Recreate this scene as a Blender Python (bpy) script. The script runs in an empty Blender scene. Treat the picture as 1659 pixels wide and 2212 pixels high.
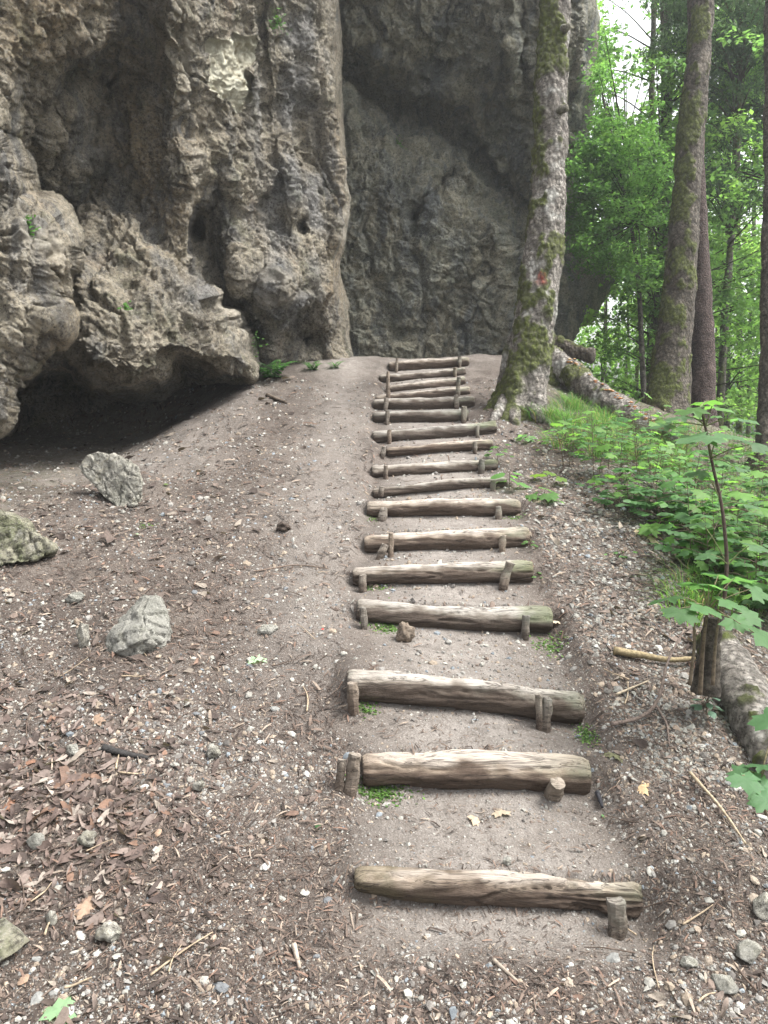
import bpy, math, random
import numpy as np
from mathutils import Vector, Matrix
R = math.radians
random.seed(5); rng = np.random.default_rng(7)
S = bpy.context.scene; COL = S.collection

# ------------------------------------------------------------------ camera, sky, sun, exposure
TH = R(9.0); F = 1640.0; CX, CY = 829.5, 1106.0      # focal length and centre in photo units (1659 x 2212)
cd = bpy.data.cameras.new("camera"); cam = bpy.data.objects.new("camera", cd); COL.objects.link(cam)
cam.rotation_euler = (R(90) - TH, 0, 0); cd.sensor_fit = 'HORIZONTAL'; cd.sensor_width = 36
cd.lens = 36 * F / 1659; cd.clip_start = 0.05; cd.clip_end = 500; S.camera = cam
SUN_EL, SUN_AZ = R(60), R(88)                         # azimuth clockwise from +Y (north)
W = bpy.data.worlds.new("World"); S.world = W; W.use_nodes = True
wn = W.node_tree; bg = wn.nodes['Background']
sky = wn.nodes.new('ShaderNodeTexSky'); sky.sky_type = 'NISHITA'; sky.sun_disc = False
sky.sun_elevation = SUN_EL; sky.sun_rotation = SUN_AZ; sky.dust_density = 4; sky.air_density = 1
hs = wn.nodes.new('ShaderNodeHueSaturation'); hs.inputs['Saturation'].default_value = 0.12
wn.links.new(sky.outputs[0], hs.inputs['Color']); wn.links.new(hs.outputs[0], bg.inputs['Color'])
bg.inputs['Strength'].default_value = 0.15
sd_ = bpy.data.lights.new("sun", 'SUN'); sun = bpy.data.objects.new("sun", sd_); COL.objects.link(sun)
sd_.energy = 2.6; sd_.angle = R(28); sd_.color = (1, .97, .92)
sv = Vector((math.sin(SUN_AZ) * math.cos(SUN_EL), math.cos(SUN_AZ) * math.cos(SUN_EL), math.sin(SUN_EL)))
sun.rotation_euler = sv.to_track_quat('Z', 'Y').to_euler()
S.view_settings.view_transform = 'Standard'; S.view_settings.look = 'None'
S.view_settings.exposure = 1.75; S.view_settings.gamma = 1; S.view_settings.use_curve_mapping = False
S.render.engine = 'CYCLES'
S.cycles.max_bounces = 6; S.cycles.diffuse_bounces = 4; S.cycles.transmission_bounces = 3; S.cycles.glossy_bounces = 2

# ------------------------------------------------------------------ maths helpers
def P(px, py, d):
    u = (np.asarray(px, float) - CX) / F * d; v = (CY - np.asarray(py, float)) / F * d; d = np.asarray(d, float) + 0 * u
    return np.stack([u, d * math.cos(TH) + v * math.sin(TH), v * math.cos(TH) - d * math.sin(TH)], -1)
def proj(p):
    p = np.asarray(p); d = p[..., 1] * math.cos(TH) - p[..., 2] * math.sin(TH)
    v = p[..., 1] * math.sin(TH) + p[..., 2] * math.cos(TH)
    return CX + F * p[..., 0] / d, CY - F * v / d, d
_perm = np.random.default_rng(3).permutation(256); _perm = np.concatenate([_perm, _perm, _perm])
_g = np.random.default_rng(4).normal(size=(256, 3)); _g /= np.linalg.norm(_g, axis=1)[:, None]
_j = np.random.default_rng(5).random((256, 3))
def _h(i, j, k): return _perm[_perm[_perm[i & 255] + (j & 255)] + (k & 255)]
def noise(p):
    p = np.asarray(p, float); i = np.floor(p).astype(int); f = p - i; u = f * f * f * (f * (f * 6 - 15) + 10); r = 0
    for a in (0, 1):
        for b in (0, 1):
            for c in (0, 1):
                g = _g[_h(i[..., 0] + a, i[..., 1] + b, i[..., 2] + c)]
                w = (u[..., 0] if a else 1 - u[..., 0]) * (u[..., 1] if b else 1 - u[..., 1]) * (u[..., 2] if c else 1 - u[..., 2])
                r = r + w * (g[..., 0] * (f[..., 0] - a) + g[..., 1] * (f[..., 1] - b) + g[..., 2] * (f[..., 2] - c))
    return r * 1.6
def fbm(p, o=4, gain=.5, ridged=False):
    p = np.asarray(p, float); a = 1; r = 0
    for k in range(o):
        n = noise(p + 17.3 * k)
        r = r + a * ((1 - 2 * np.abs(n)) if ridged else n); p = p * 2.03; a *= gain
    return r
def worley(p):
    p = np.asarray(p, float); i = np.floor(p).astype(int); best = np.full(p.shape[:-1], 9.); sec = best.copy()
    for a in (-1, 0, 1):
        for b in (-1, 0, 1):
            for c in (-1, 0, 1):
                q = i + np.array([a, b, c]); jt = _j[_h(q[..., 0], q[..., 1], q[..., 2])]
                d = np.sqrt(((q + jt - p) ** 2).sum(-1)); m = d < best
                sec = np.where(m, best, np.minimum(sec, d)); best = np.where(m, d, best)
    return best, sec
def sst(a, b, x):
    t = np.clip((x - a) / (b - a), 0, 1); return t * t * (3 - 2 * t)
def p2(x, y, z=0): return np.stack([x, y, np.zeros_like(x) + z], -1)

# ------------------------------------------------------------------ scene-graph helpers
def setp(o, label=None, cat=None, group=None, kind=None):
    if label: o['label'] = label
    if cat: o['category'] = cat
    if group: o['group'] = group
    if kind: o['kind'] = kind
    return o
def link(name, me, mat, parent=None, loc=None):
    o = bpy.data.objects.new(name, me); COL.objects.link(o)
    if mat is not None and len(me.materials) == 0: me.materials.append(mat)
    if loc is not None: o.location = tuple(loc)
    if parent is not None: o.parent = parent
    return o
def empty(name, loc, label, cat, group=None):
    o = bpy.data.objects.new(name, None); COL.objects.link(o); o.location = tuple(loc); o.empty_display_size = .1
    return setp(o, label, cat, group)
def mesh_np(name, V, faces, attrs=None, smooth=True):
    """faces: int array (n,k) or list of such arrays"""
    me = bpy.data.meshes.new(name); V = np.asarray(V, np.float32).reshape(-1, 3)
    if not isinstance(faces, list): faces = [faces]
    faces = [np.asarray(f, np.int32) for f in faces if len(f)]
    tot = np.concatenate([np.full(len(f), f.shape[1], np.int32) for f in faces]); idx = np.concatenate([f.ravel() for f in faces])
    me.vertices.add(len(V)); me.vertices.foreach_set('co', V.ravel())
    me.loops.add(len(idx)); me.loops.foreach_set('vertex_index', idx)
    me.polygons.add(len(tot)); st = np.concatenate([[0], np.cumsum(tot)[:-1]]).astype(np.int32)
    me.polygons.foreach_set('loop_start', st); me.polygons.foreach_set('loop_total', tot)
    me.polygons.foreach_set('use_smooth', np.full(len(tot), smooth))
    me.update(calc_edges=True); me.validate()
    for k, a in (attrs or {}).items():
        a = np.asarray(a, np.float32)
        if a.ndim == 1:
            at = me.attributes.new(k, 'FLOAT', 'POINT'); at.data.foreach_set('value', a)
        else:
            if a.shape[1] == 3: a = np.concatenate([a, np.ones((len(a), 1), np.float32)], 1)
            at = me.attributes.new(k, 'FLOAT_COLOR', 'POINT'); at.data.foreach_set('color', a.ravel().astype(np.float32))
    return me
class MB:
    def __init__(s): s.v = []; s.f = {}; s.c = []; s.n = 0
    def add(s, V, faces, col=None):
        V = np.asarray(V, float).reshape(-1, 3)
        for f in (faces if isinstance(faces, list) else [faces]):
            f = np.asarray(f)
            if len(f): s.f.setdefault(f.shape[1], []).append(f + s.n)
        s.v.append(V); s.n += len(V)
        s.c.append(np.tile(np.asarray(col if col is not None else (1, 1, 1), float), (len(V), 1)) if (col is None or np.ndim(col) == 1) else np.asarray(col))
    def mesh(s, name, smooth=True):
        return mesh_np(name, np.concatenate(s.v), [np.concatenate(f) for f in s.f.values()], {'tint': np.concatenate(s.c)}, smooth)
    def build(s, name, mat, parent=None, smooth=True, loc=None):
        if loc is not None: s.v = [v - np.asarray(loc) for v in s.v]
        return link(name, s.mesh(name, smooth), mat, parent, loc if parent is None else None)
def grid_faces(nr, nc, wrap=False):
    a = np.arange(nr * nc).reshape(nr, nc)
    if wrap: b = np.roll(a, -1, 1); return np.stack([a[:-1], b[:-1], b[1:], a[1:]], -1).reshape(-1, 4)
    return np.stack([a[:-1, :-1], a[:-1, 1:], a[1:, 1:], a[1:, :-1]], -1).reshape(-1, 4)
def resample(pts, n):
    pts = np.asarray(pts, float); s = np.concatenate([[0], np.cumsum(np.linalg.norm(np.diff(pts[:, :3], axis=0), axis=1))])
    t = np.linspace(0, s[-1], n)
    # smooth: catmull-like by interpolating then box filtering
    out = np.stack([np.interp(t, s, pts[:, k]) for k in range(pts.shape[1])], -1)
    w = max(1, n // (2 * len(pts)))
    if w > 1 and len(pts) > 2:
        pad = np.concatenate([2 * out[:1] - out[1:w + 1][::-1], out, 2 * out[-1:] - out[-w - 1:-1][::-1]])
        k = np.ones(2 * w + 1) / (2 * w + 1)
        out = np.stack([np.convolve(pad[:, i], k, 'valid') for i in range(pts.shape[1])], -1)
    return out
def tube(pts, n=20, seg=8, caps=True, disp=None):
    """pts rows x,y,z,r -> (V, faces, rings (n,seg,3), normals)"""
    q = resample(pts, n) if n != len(pts) else np.asarray(pts, float)
    c, r = q[:, :3], q[:, 3]; t = np.gradient(c, axis=0); t /= np.linalg.norm(t, axis=1)[:, None] + 1e-9
    ref = np.array([0, 0, 1.]) if abs(t.mean(0)[2]) < .8 else np.array([0, 1., 0])
    a = np.cross(t, ref); a /= np.linalg.norm(a, axis=1)[:, None]; b = np.cross(t, a)
    th = np.linspace(0, 2 * np.pi, seg, endpoint=False)
    nn = a[:, None] * np.cos(th)[None, :, None] + b[:, None] * np.sin(th)[None, :, None]
    V = c[:, None] + nn * r[:, None, None]
    if disp is not None: V = V + nn * disp(V, nn, th)[..., None]
    fs = [grid_faces(n, seg, True)]; VV = V.reshape(-1, 3)
    if caps:
        VV = np.concatenate([VV, c[:1], c[-1:]]); k = np.arange(seg); k2 = (k + 1) % seg
        fs.append(np.concatenate([np.stack([k2, k, np.full(seg, n * seg)], -1), np.stack([k + (n - 1) * seg, k2 + (n - 1) * seg, np.full(seg, n * seg + 1)], -1)]))
    return VV, fs, V, nn

# ------------------------------------------------------------------ materials
def NT(name):
    m = bpy.data.materials.new(name); m.use_nodes = True; t = m.node_tree; b = t.nodes['Principled BSDF']
    b.inputs['Specular IOR Level'].default_value = .25
    return m, t, b
def nd(t, ty, **k):
    n = t.nodes.new(ty)
    for a, v in k.items():
        if a.startswith('i_'): n.inputs[a[2:].replace('_', ' ')].default_value = v
        else: setattr(n, a, v)
    return n
def coord(t, scale=(1, 1, 1)):
    g = nd(t, 'ShaderNodeNewGeometry'); m = nd(t, 'ShaderNodeMapping'); m.inputs['Scale'].default_value = scale
    t.links.new(g.outputs['Position'], m.inputs['Vector']); return m.outputs[0]
def ntex(t, vec, scale, detail=6, rough=.6, dist=0):
    n = nd(t, 'ShaderNodeTexNoise'); n.inputs['Scale'].default_value = scale; n.inputs['Detail'].default_value = detail
    n.inputs['Roughness'].default_value = rough; n.inputs['Distortion'].default_value = dist
    t.links.new(vec, n.inputs['Vector']); return n.outputs['Fac']
def vor(t, vec, scale, feat='F1'):
    n = nd(t, 'ShaderNodeTexVoronoi', feature=feat); n.inputs['Scale'].default_value = scale
    t.links.new(vec, n.inputs['Vector']); return n.outputs['Distance']
def ramp(t, fac, stops):
    r = nd(t, 'ShaderNodeValToRGB'); cr = r.color_ramp
    while len(cr.elements) < len(stops): cr.elements.new(.5)
    for e, (p_, c) in zip(cr.elements, stops):
        e.position = p_; e.color = (*c, 1) if not np.isscalar(c) else (c, c, c, 1)
    t.links.new(fac, r.inputs['Fac']); return r.outputs['Color']
def mix(t, fac, a, b, mode='MIX'):
    m = nd(t, 'ShaderNodeMix', data_type='RGBA', blend_type=mode)
    for sock, v in ((m.inputs[0], fac), (m.inputs[6], a), (m.inputs[7], b)):
        if isinstance(v, bpy.types.NodeSocket): t.links.new(v, sock)
        elif np.isscalar(v): sock.default_value = v
        else: sock.default_value = (*v, 1)
    return m.outputs[2]
def math_(t, op, a, b=0.0):
    m = nd(t, 'ShaderNodeMath', operation=op)
    for s_, v in zip(m.inputs, (a, b)):
        if isinstance(v, bpy.types.NodeSocket): t.links.new(v, s_)
        else: s_.default_value = v
    return m.outputs[0]
def bump(t, b, h, strength=.5, dist=.02, prev=None):
    n = nd(t, 'ShaderNodeBump'); n.inputs['Strength'].default_value = strength; n.inputs['Distance'].default_value = dist
    t.links.new(h, n.inputs['Height'])
    if prev: t.links.new(prev, n.inputs['Normal'])
    t.links.new(n.outputs[0], b.inputs['Normal']); return n.outputs[0]
def attr(t, name, fac=False):
    a = nd(t, 'ShaderNodeAttribute', attribute_name=name); return a.outputs['Fac' if fac else 'Color']

def rock_mat(name, cols, streak=(0.09, .095, .1), scar=False, rough_scale=1.0, pale=(.42, .4, .36), moss=.5, dk=1.0):
    m, t, b = NT(name); v = coord(t); vz = coord(t, (1, 1, .28))
    c = ramp(t, ntex(t, v, 1.3 * rough_scale, 9, .72, .6), [(.32, cols[0]), (.45, cols[1]), (.55, cols[2]), (.68, cols[3])])
    if scar:
        c = mix(t, attr(t, 'bluish', True), c, mix(t, ntex(t, v, 6, 7, .75), (.09, .095, .105), (.33, .335, .345)))
        c = mix(t, attr(t, 'ochre', True), c, mix(t, ntex(t, v, 5, 7, .75), (.15, .108, .062), (.40, .315, .20)))
    c = mix(t, ramp(t, ntex(t, vz, 2.1, 7, .75, .8), [(.49, 0.), (.62, .8)]), c, streak)
    c = mix(t, ramp(t, ntex(t, v, 8, 9, .8, .3), [(.53, 0.), (.68, .85)]), c, pale)
    c = mix(t, ramp(t, ntex(t, v, 2.3, 6, .75), [(.54, 0.), (.66, moss)]), c, (.095, .105, .05))
    c = mix(t, ramp(t, ntex(t, v, 30, 6, .8), [(.38, .85 * dk), (.52, 0.)]), c, (.045, .04, .034))
    c = mix(t, ramp(t, vor(t, v, 22), [(.05, .8 * dk), (.22, 0.)]), c, (.04, .034, .028))
    c = mix(t, ramp(t, ntex(t, v, 70, 4, .8), [(.56, 0.), (.64, .6)]), c, pale)
    if scar:
        sc = math_(t, 'MULTIPLY', attr(t, 'scar', True), ramp(t, ntex(t, v, 14, 6, .7), [(.25, .85), (.45, 1.)]))
        c = mix(t, sc, c, mix(t, ramp(t, ntex(t, v, 9, 6, .7), [(.35, 0.), (.6, 1.)]), (.38, .34, .24), (.66, .64, .52)))
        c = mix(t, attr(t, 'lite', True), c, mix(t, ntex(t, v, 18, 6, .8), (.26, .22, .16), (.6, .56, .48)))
    t.links.new(c, b.inputs['Base Color']); b.inputs['Roughness'].default_value = .92
    h = math_(t, 'ADD', math_(t, 'MULTIPLY', ntex(t, v, 11, 10, .78), 1.3), math_(t, 'MULTIPLY', vor(t, v, 22), .5))
    n1 = bump(t, b, h, 1.0, .09); bump(t, b, ntex(t, v, 60, 6, .8), .9, .022, n1)
    return m
M = {}
M['rock'] = rock_mat('rough tan limestone', [(.14, .122, .092), (.27, .235, .176), (.37, .33, .252), (.30, .235, .17)], scar=True)
M['rear'] = rock_mat('grey green limestone', [(.13, .135, .12), (.25, .25, .20), (.36, .335, .25), (.24, .22, .165)], streak=(.11, .125, .14), pale=(.46, .46, .40), dk=.9)
M['boulder'] = rock_mat('grey boulder', [(.24, .235, .20), (.33, .325, .285), (.40, .39, .35), (.30, .29, .24)], streak=(.22, .22, .19), rough_scale=3, dk=.35)
M['mossrock'] = rock_mat('moss grown stone', [(.13, .125, .085), (.26, .25, .18), (.36, .34, .26), (.20, .20, .12)], streak=(.12, .14, .06), rough_scale=5, moss=.7)
M['pale'] = rock_mat('pale porous stone', [(.30, .28, .22), (.42, .40, .34), (.5, .48, .42), (.38, .34, .24)], streak=(.27, .27, .22), rough_scale=5)
def ground_mat():
    m, t, b = NT('trodden forest soil'); v = coord(t)
    dirt = ramp(t, ntex(t, v, 2.2, 8, .65, .4), [(.3, (.050, .040, .033)), (.5, (.086, .070, .059)), (.7, (.134, .114, .098))])
    dirt = mix(t, ramp(t, ntex(t, v, 60, 6, .8), [(.38, .7), (.54, 0.)]), dirt, (.065, .05, .042))
    worn = mix(t, ntex(t, v, 40, 6, .8), (.125, .107, .094), (.32, .295, .268))
    w = math_(t, 'MULTIPLY', attr(t, 'worn', True), ramp(t, ntex(t, v, 9, 6, .7), [(.3, .35), (.6, 1.)]))
    c = mix(t, w, dirt, worn)
    c = mix(t, math_(t, 'MULTIPLY', attr(t, 'green', True), ramp(t, ntex(t, v, 12, 5, .7), [(.4, 0.), (.6, .8)])), c, (.06, .075, .025))
    d2 = vor(t, v, 120)
    speck = ramp(t, ntex(t, v, 130, 3, .6), [(.60, 0.), (.68, 1.)])
    c = mix(t, math_(t, 'MULTIPLY', speck, .5), c, (.42, .40, .37))
    t.links.new(c, b.inputs['Base Color']); b.inputs['Roughness'].default_value = .95
    n1 = bump(t, b, ntex(t, v, 28, 8, .75), .8, .03); bump(t, b, d2, .5, .008, n1)
    return m
M['soil'] = ground_mat()
def tint_mat(name, mul=(1, 1, 1), rough=.85, trans=0, scale=60, dark=.55, bumpd=.004, vein=False, spec=.25):
    m, t, b = NT(name); v = coord(t)
    c = mix(t, ramp(t, ntex(t, v, scale, 4, .7), [(.35, dark), (.6, 1.)]), (0, 0, 0), attr(t, 'tint'))
    c = mix(t, 1.0, c, mul, 'MULTIPLY')
    b.inputs['Roughness'].default_value = rough; b.inputs['Specular IOR Level'].default_value = spec
    t.links.new(c, b.inputs['Base Color'])
    if bumpd: bump(t, b, ntex(t, v, scale * 1.5, 4, .7), .6, bumpd)
    if trans:
        tr = nd(t, 'ShaderNodeBsdfTranslucent'); ms = nd(t, 'ShaderNodeMixShader'); ms.inputs[0].default_value = trans
        t.links.new(mix(t, 1.0, c, (1.9, 2.0, 1.25), 'MULTIPLY'), tr.inputs['Color'])
        out = t.nodes['Material Output']; t.links.new(b.outputs[0], ms.inputs[1]); t.links.new(tr.outputs[0], ms.inputs[2])
        t.links.new(ms.outputs[0], out.inputs['Surface'])
    return m
M['stone'] = tint_mat('loose stone', scale=90, dark=.7)
M['litter'] = tint_mat('dry leaf', scale=50, dark=.65, trans=.12)
M['leaf'] = tint_mat('green leaf', rough=.55, trans=.5, scale=20, dark=.85, bumpd=0)
M['fleaf'] = tint_mat('forest leaf', rough=.6, trans=.5, scale=3, dark=.75, bumpd=0)
M['grassm'] = tint_mat('grass blade', rough=.6, trans=.45, scale=20, dark=.8, bumpd=0)
M['twig'] = tint_mat('twig bark', scale=80, dark=.5, bumpd=.003)
M['moss'] = tint_mat('moss cushion', scale=120, dark=.4, bumpd=.01)
def bark_mat(name, a, b_, c_, sc=8, vert=.35, moss=True, tex=1.0):
    m, t, b = NT(name); v = coord(t, (1, 1, vert))
    c = ramp(t, ntex(t, v, sc, 8, .7, .5), [(.33, a), (.5, b_), (.66, c_)])
    c = mix(t, ramp(t, ntex(t, coord(t, (1, 1, 1.6)), sc * 4, 5, .8), [(.42, .75), (.52, 0.)]), c, tuple(x * .3 for x in a))
    c = mix(t, ramp(t, ntex(t, coord(t), 3.3, 4, .6), [(.56, 0.), (.66, .6)]), c, tuple(min(.6, x * 1.5) for x in c_))
    if moss:
        mk = math_(t, 'MULTIPLY', attr(t, 'moss', True), ramp(t, ntex(t, coord(t), 30, 5, .7), [(.3, .5), (.46, 1.)]))
        mc = mix(t, ntex(t, coord(t), 22, 6, .8), (.026, .034, .010), (.175, .205, .05))
        c = mix(t, mk, c, mc)
        c = mix(t, attr(t, 'paint', True), c, (.30, .06, .06))
    t.links.new(c, b.inputs['Base Color']); b.inputs['Roughness'].default_value = .9
    vb = vor(t, coord(t, (1, 1, .7)), sc * 3.2); c2 = mix(t, ramp(t, vb, [(.38, 0.), (.6, .5)]), c, tuple(x * .35 for x in a)); t.links.new(c2, b.inputs['Base Color'])
    bump(t, b, math_(t, 'SUBTRACT', math_(t, 'ADD', ntex(t, v, sc * 3, 8, .8), math_(t, 'MULTIPLY', ntex(t, coord(t), 55, 5, .8), .6)), math_(t, 'MULTIPLY', vb, .8)), 1.0, .04 * tex)
    return m
M['bark'] = bark_mat('flaky grey brown bark', (.17, .15, .13), (.32, .29, .255), (.44, .41, .37), 9, .6)
M['bark2'] = bark_mat('mossy dark bark', (.07, .058, .046), (.13, .11, .088), (.19, .165, .135), 8, .4)
M['spruce'] = bark_mat('reddish scaly bark', (.075, .052, .045), (.125, .09, .08), (.175, .13, .115), 16, .9)
M['far'] = bark_mat('distant trunk bark', (.09, .08, .065), (.15, .135, .115), (.21, .195, .165), 5, .3)
def mpv(t, o, k):
    mp = nd(t, 'ShaderNodeMapping'); mp.inputs['Scale'].default_value = (k, 1, 1); t.links.new(o, mp.inputs['Vector']); return mp.outputs[0]
def wood_mat(name, top, front, crackd):
    m, t, b = NT(name); tc = nd(t, 'ShaderNodeTexCoord')
    mp = nd(t, 'ShaderNodeMapping'); mp.inputs['Scale'].default_value = (.26, 1, 1); t.links.new(tc.outputs['Object'], mp.inputs['Vector'])
    v = mp.outputs[0]; o = tc.outputs['Object']
    c = ramp(t, ntex(t, v, 26, 8, .7, .6), [(.3, tuple(x * .5 for x in front)), (.48, front), (.66, top)])
    c = mix(t, ramp(t, ntex(t, o, 5, 5, .7), [(.45, 0.), (.65, .7)]), c, top)
    c = mix(t, ramp(t, ntex(t, o, 3.5, 5, .7, .5), [(.52, 0.), (.66, .6)]), c, (.15, .165, .135))
    c = mix(t, attr(t, 'dirt', True), c, mix(t, ntex(t, o, 70, 5, .8), (.035, .025, .019), (.13, .098, .078)))  # mud colour; on the logs it also carries painted shade
    c = mix(t, attr(t, 'polish_light', True), c, mix(t, ntex(t, v, 40, 6, .7), (.31, .285, .26), (.57, .535, .49)))  # pale worn wood, with the highlight on log tops put into the colour
    c = mix(t, attr(t, 'mossy', True), c, (.10, .13, .035))
    ck = ramp(t, ntex(t, v, 42, 6, .75, 1.0), [(.30, 1.), (.38, 0.)])
    c = mix(t, ck, c, (.035, .026, .02)); oi = nd(t, 'ShaderNodeObjectInfo'); c = mix(t, 1.0, c, ramp(t, oi.outputs['Random'], [(0., (.72, .74, .74)), (.5, (.95, .93, .9)), (1., (1.0, .92, .84))]), 'MULTIPLY')
    lc = ramp(t, ntex(t, mpv(t, o, .05), 14, 4, .6, 1.5), [(.455, 0.), (.475, 1.), (.495, 0.)]); c = mix(t, math_(t, 'MULTIPLY', lc, .85), c, (.03, .022, .018))
    t.links.new(c, b.inputs['Base Color']); b.inputs['Roughness'].default_value = .85
    n1 = bump(t, b, ntex(t, v, 48, 8, .75, .6), .9, .02 * crackd); bump(t, b, ntex(t, o, 90, 5, .8), .5, .006, n1)
    return m
M['log'] = wood_mat('weathered grey brown log', (.29, .26, .225), (.17, .142, .115), 1)
M['logw'] = wood_mat('worn barkless orange brown log', (.33, .285, .235), (.18, .145, .115), 1.2)
M['char'] = wood_mat('charred wood', (.05, .048, .046), (.03, .028, .027), 1.5)

# ------------------------------------------------------------------ log data (photo units) and the ground shape
LD = [2.35, 2.85, 3.23, 3.88, 4.30, 4.70, 5.15, 5.60, 6.10, 6.60, 7.05, 7.50, 8.00, 8.40, 8.80, 9.30, 9.80]
LT = [(765, 1876, 1385, 1905), (783, 1622, 1272, 1632), (750, 1443, 1257, 1493), (770, 1290, 1190, 1315), (762, 1222, 1150, 1212), (787, 1152, 1143, 1135),
      (793, 1076, 1123, 1075), (805, 1054, 1095, 1026), (803, 1004, 1075, 987), (835, 967, 1065, 947), (805, 931, 1072, 909), (806, 888, 1012, 884),
      (806, 860, 1025, 854), (812, 852, 1015, 834), (838, 830, 1005, 812), (820, 808, 1005, 792), (840, 781, 1013, 770)]
LH = [80, 78, 68, 55, 46, 46, 42, 27, 30, 27, 29, 28, 28, 19, 20, 20, 23]     # visible height of each log
logs = []
for i, (d, (xa, ya, xb, yb), h) in enumerate(zip(LD, LT, LH)):
    a = P(xa, ya, d); b = P(xb, yb, d + .0)
    base = P((xa + xb) / 2, (ya + yb) / 2 + h, d); r = max(.047, (h / F * d + .004) / 2)
    logs.append(dict(a=a, b=b, r=r, Y=(a[1] + b[1]) / 2, xc=(a[0] + b[0]) / 2, L=b[0] - a[0], zt=(a[2] + b[2]) / 2, zb=base[2], tl=(b[2] - a[2]) / (b[0] - a[0])))
yk = np.array([l['Y'] for l in logs]); zk = np.array([(l['zt'] + l['zb']) / 2 for l in logs])
xck = np.array([l['xc'] for l in logs]); lk = np.array([l['L'] for l in logs])
PY = np.concatenate([[-30, 0, 1.2], yk, [10.4, 12.5, 16, 30, 90]])
PZ = np.concatenate([[-1.95, -1.78, -1.66], zk + .015, [.46, .50, .3, -1.5, -3.0]])
_yy = np.linspace(-30, 90, 4801); _zz = np.interp(_yy, PY, PZ); _kk = np.ones(25) / 25
_zz = np.convolve(np.pad(_zz, 12, 'edge'), _kk, 'valid')
def hbase(x, y):
    z = np.interp(y, _yy, _zz)
    # right bank falls away, with the drop steeper higher up
    edge = 1.62 + .12 * np.sin(y * 1.3) + np.clip((3.5 - y) * .15, 0, .4); e = np.clip(x - edge, 0, None)
    drop = np.where(e < 3.5, .33 * e, .33 * 3.5 + .22 * (e - 3.5)); drop = drop * (1 - np.exp(-e * 3.5)) * sst(.8, 3.2, y)
    z = z - np.minimum(drop, 3.2)
    # left: flat shelf running under the overhanging rock
    l = sst(-1.5, -2.9, x) * sst(4.6, 6.2, y)
    z = z - l * np.clip(z + .74, 0, 3) * .74 * sst(9.9, 8.9, y - .0 * x)
    z = z + .05 * np.clip(-x - .6, 0, 3) * sst(5.5, 3, y)
    return z
def stairmask(x, y):
    xc = np.interp(y, yk, xck); L = np.interp(y, yk, lk)
    return sst(L / 2 + .10, L / 2 - .04, np.abs(x - xc)) * sst(yk[0] - .35, yk[0] - .1, y) * sst(yk[-1] + .8, yk[-1] + .2, y)
KY, KZ, KT = [yk[0] - .6], [logs[0]['zb'] - .03], [0]
for j_, l in enumerate(logs):
    nx = logs[j_ + 1] if j_ < 16 else None
    KY += [l['Y'] - .10, l['Y'] - .015, l['Y'] + .03]; KZ += [l['zb'] - .004, l['zb'] + .016, l['zt'] - .008]; KT += [l['tl']] * 3
    if nx and nx['Y'] - l['Y'] > .3: KY += [(l['Y'] + nx['Y']) / 2]; KZ += [(l['zt'] + nx['zb']) / 2 - .018]; KT += [(l['tl'] + nx['tl']) / 2]
KY += [logs[-1]['Y'] + 1]; KZ += [.46]; KT += [0]
def h0(x, y):
    x = np.asarray(x, float); y = np.asarray(y, float)
    b = hbase(x, y); m = stairmask(x, y)
    t = np.interp(y, KY, KZ) + np.interp(y, KY, KT) * (x - np.interp(y, yk, xck))
    return b * (1 - m) + t * m
def h(x, y):
    x = np.asarray(x, float); y = np.asarray(y, float); z = h0(x, y); m = stairmask(x, y)
    q = p2(x, y); k = 1 - .75 * m
    return z + k * (.05 * noise(q * 1.1) + .028 * noise(q * 3.1 + 5) + .012 * noise(q * 8)) + .004 * noise(q * 25) + .003 * noise(q * 50)
def G(px, py):
    """ground point seen at a photo pixel"""
    ds = np.linspace(1.2, 30, 6000); p = P(px, py, ds); hh = h(p[:, 0], p[:, 1]); k = np.argmax(p[:, 2] < hh)
    if p[k, 2] >= hh[k]: k = len(ds) - 1
    return p[k], ds[k]
def on(x, y, dz=0): return np.array([x, y, float(h(x, y)) + dz])

def axis(segs):
    out = []
    for a, b, s in segs: out.append(np.arange(a, b, s))
    return np.concatenate(out + [[segs[-1][1]]])
def ground():
    xs = axis([(-60, -10, 5), (-10, -4, .4), (-4, -2.4, .05), (-2.4, 2.6, .016), (2.6, 5, .04), (5, 12, .25), (12, 60, 4)])
    ys = axis([(-25, -2, 3), (-2, 1.4, .12), (1.4, 4, .013), (4, 7, .02), (7, 11.4, .028), (11.4, 16, .15), (16, 30, .7), (30, 90, 5)])
    X, Y = np.meshgrid(xs, ys); Z = h(X, Y)
    m = stairmask(X, Y); xc = np.interp(Y, yk, xck)
    w = m * sst(.62, .1, np.abs(X - xc)) * .9
    px, py, d = proj(np.stack([X, Y, Z], -1))
    pth = np.exp(-((X - (-.35 + .10 * (9 - Y) * 0 - .02 * (Y - 3))) / .30) ** 2) * sst(2.2, 4, Y) * .58
    w = np.maximum(w, pth) + sst(9, 10.2, Y) * .35 * sst(1.6, 1, np.abs(X - .2))
    w = np.maximum(w, .45 * sst(-1.1, -1.6, X) * sst(5.6, 6.2, Y))
    n = fbm(p2(X, Y) * 1.7, 3)
    g = sst(1.5, 2.4, X + .4 * n) * .9 + sst(-2, -3, X) * .35
    me = mesh_np('ground', np.stack([X, Y, Z], -1), grid_faces(len(ys), len(xs)), {'worn': np.clip(w + .1 * n, 0, 1).ravel(), 'green': np.clip(g, 0, 1).ravel()})
    return setp(link('ground', me, M['soil']), kind='structure')
ground()

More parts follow.
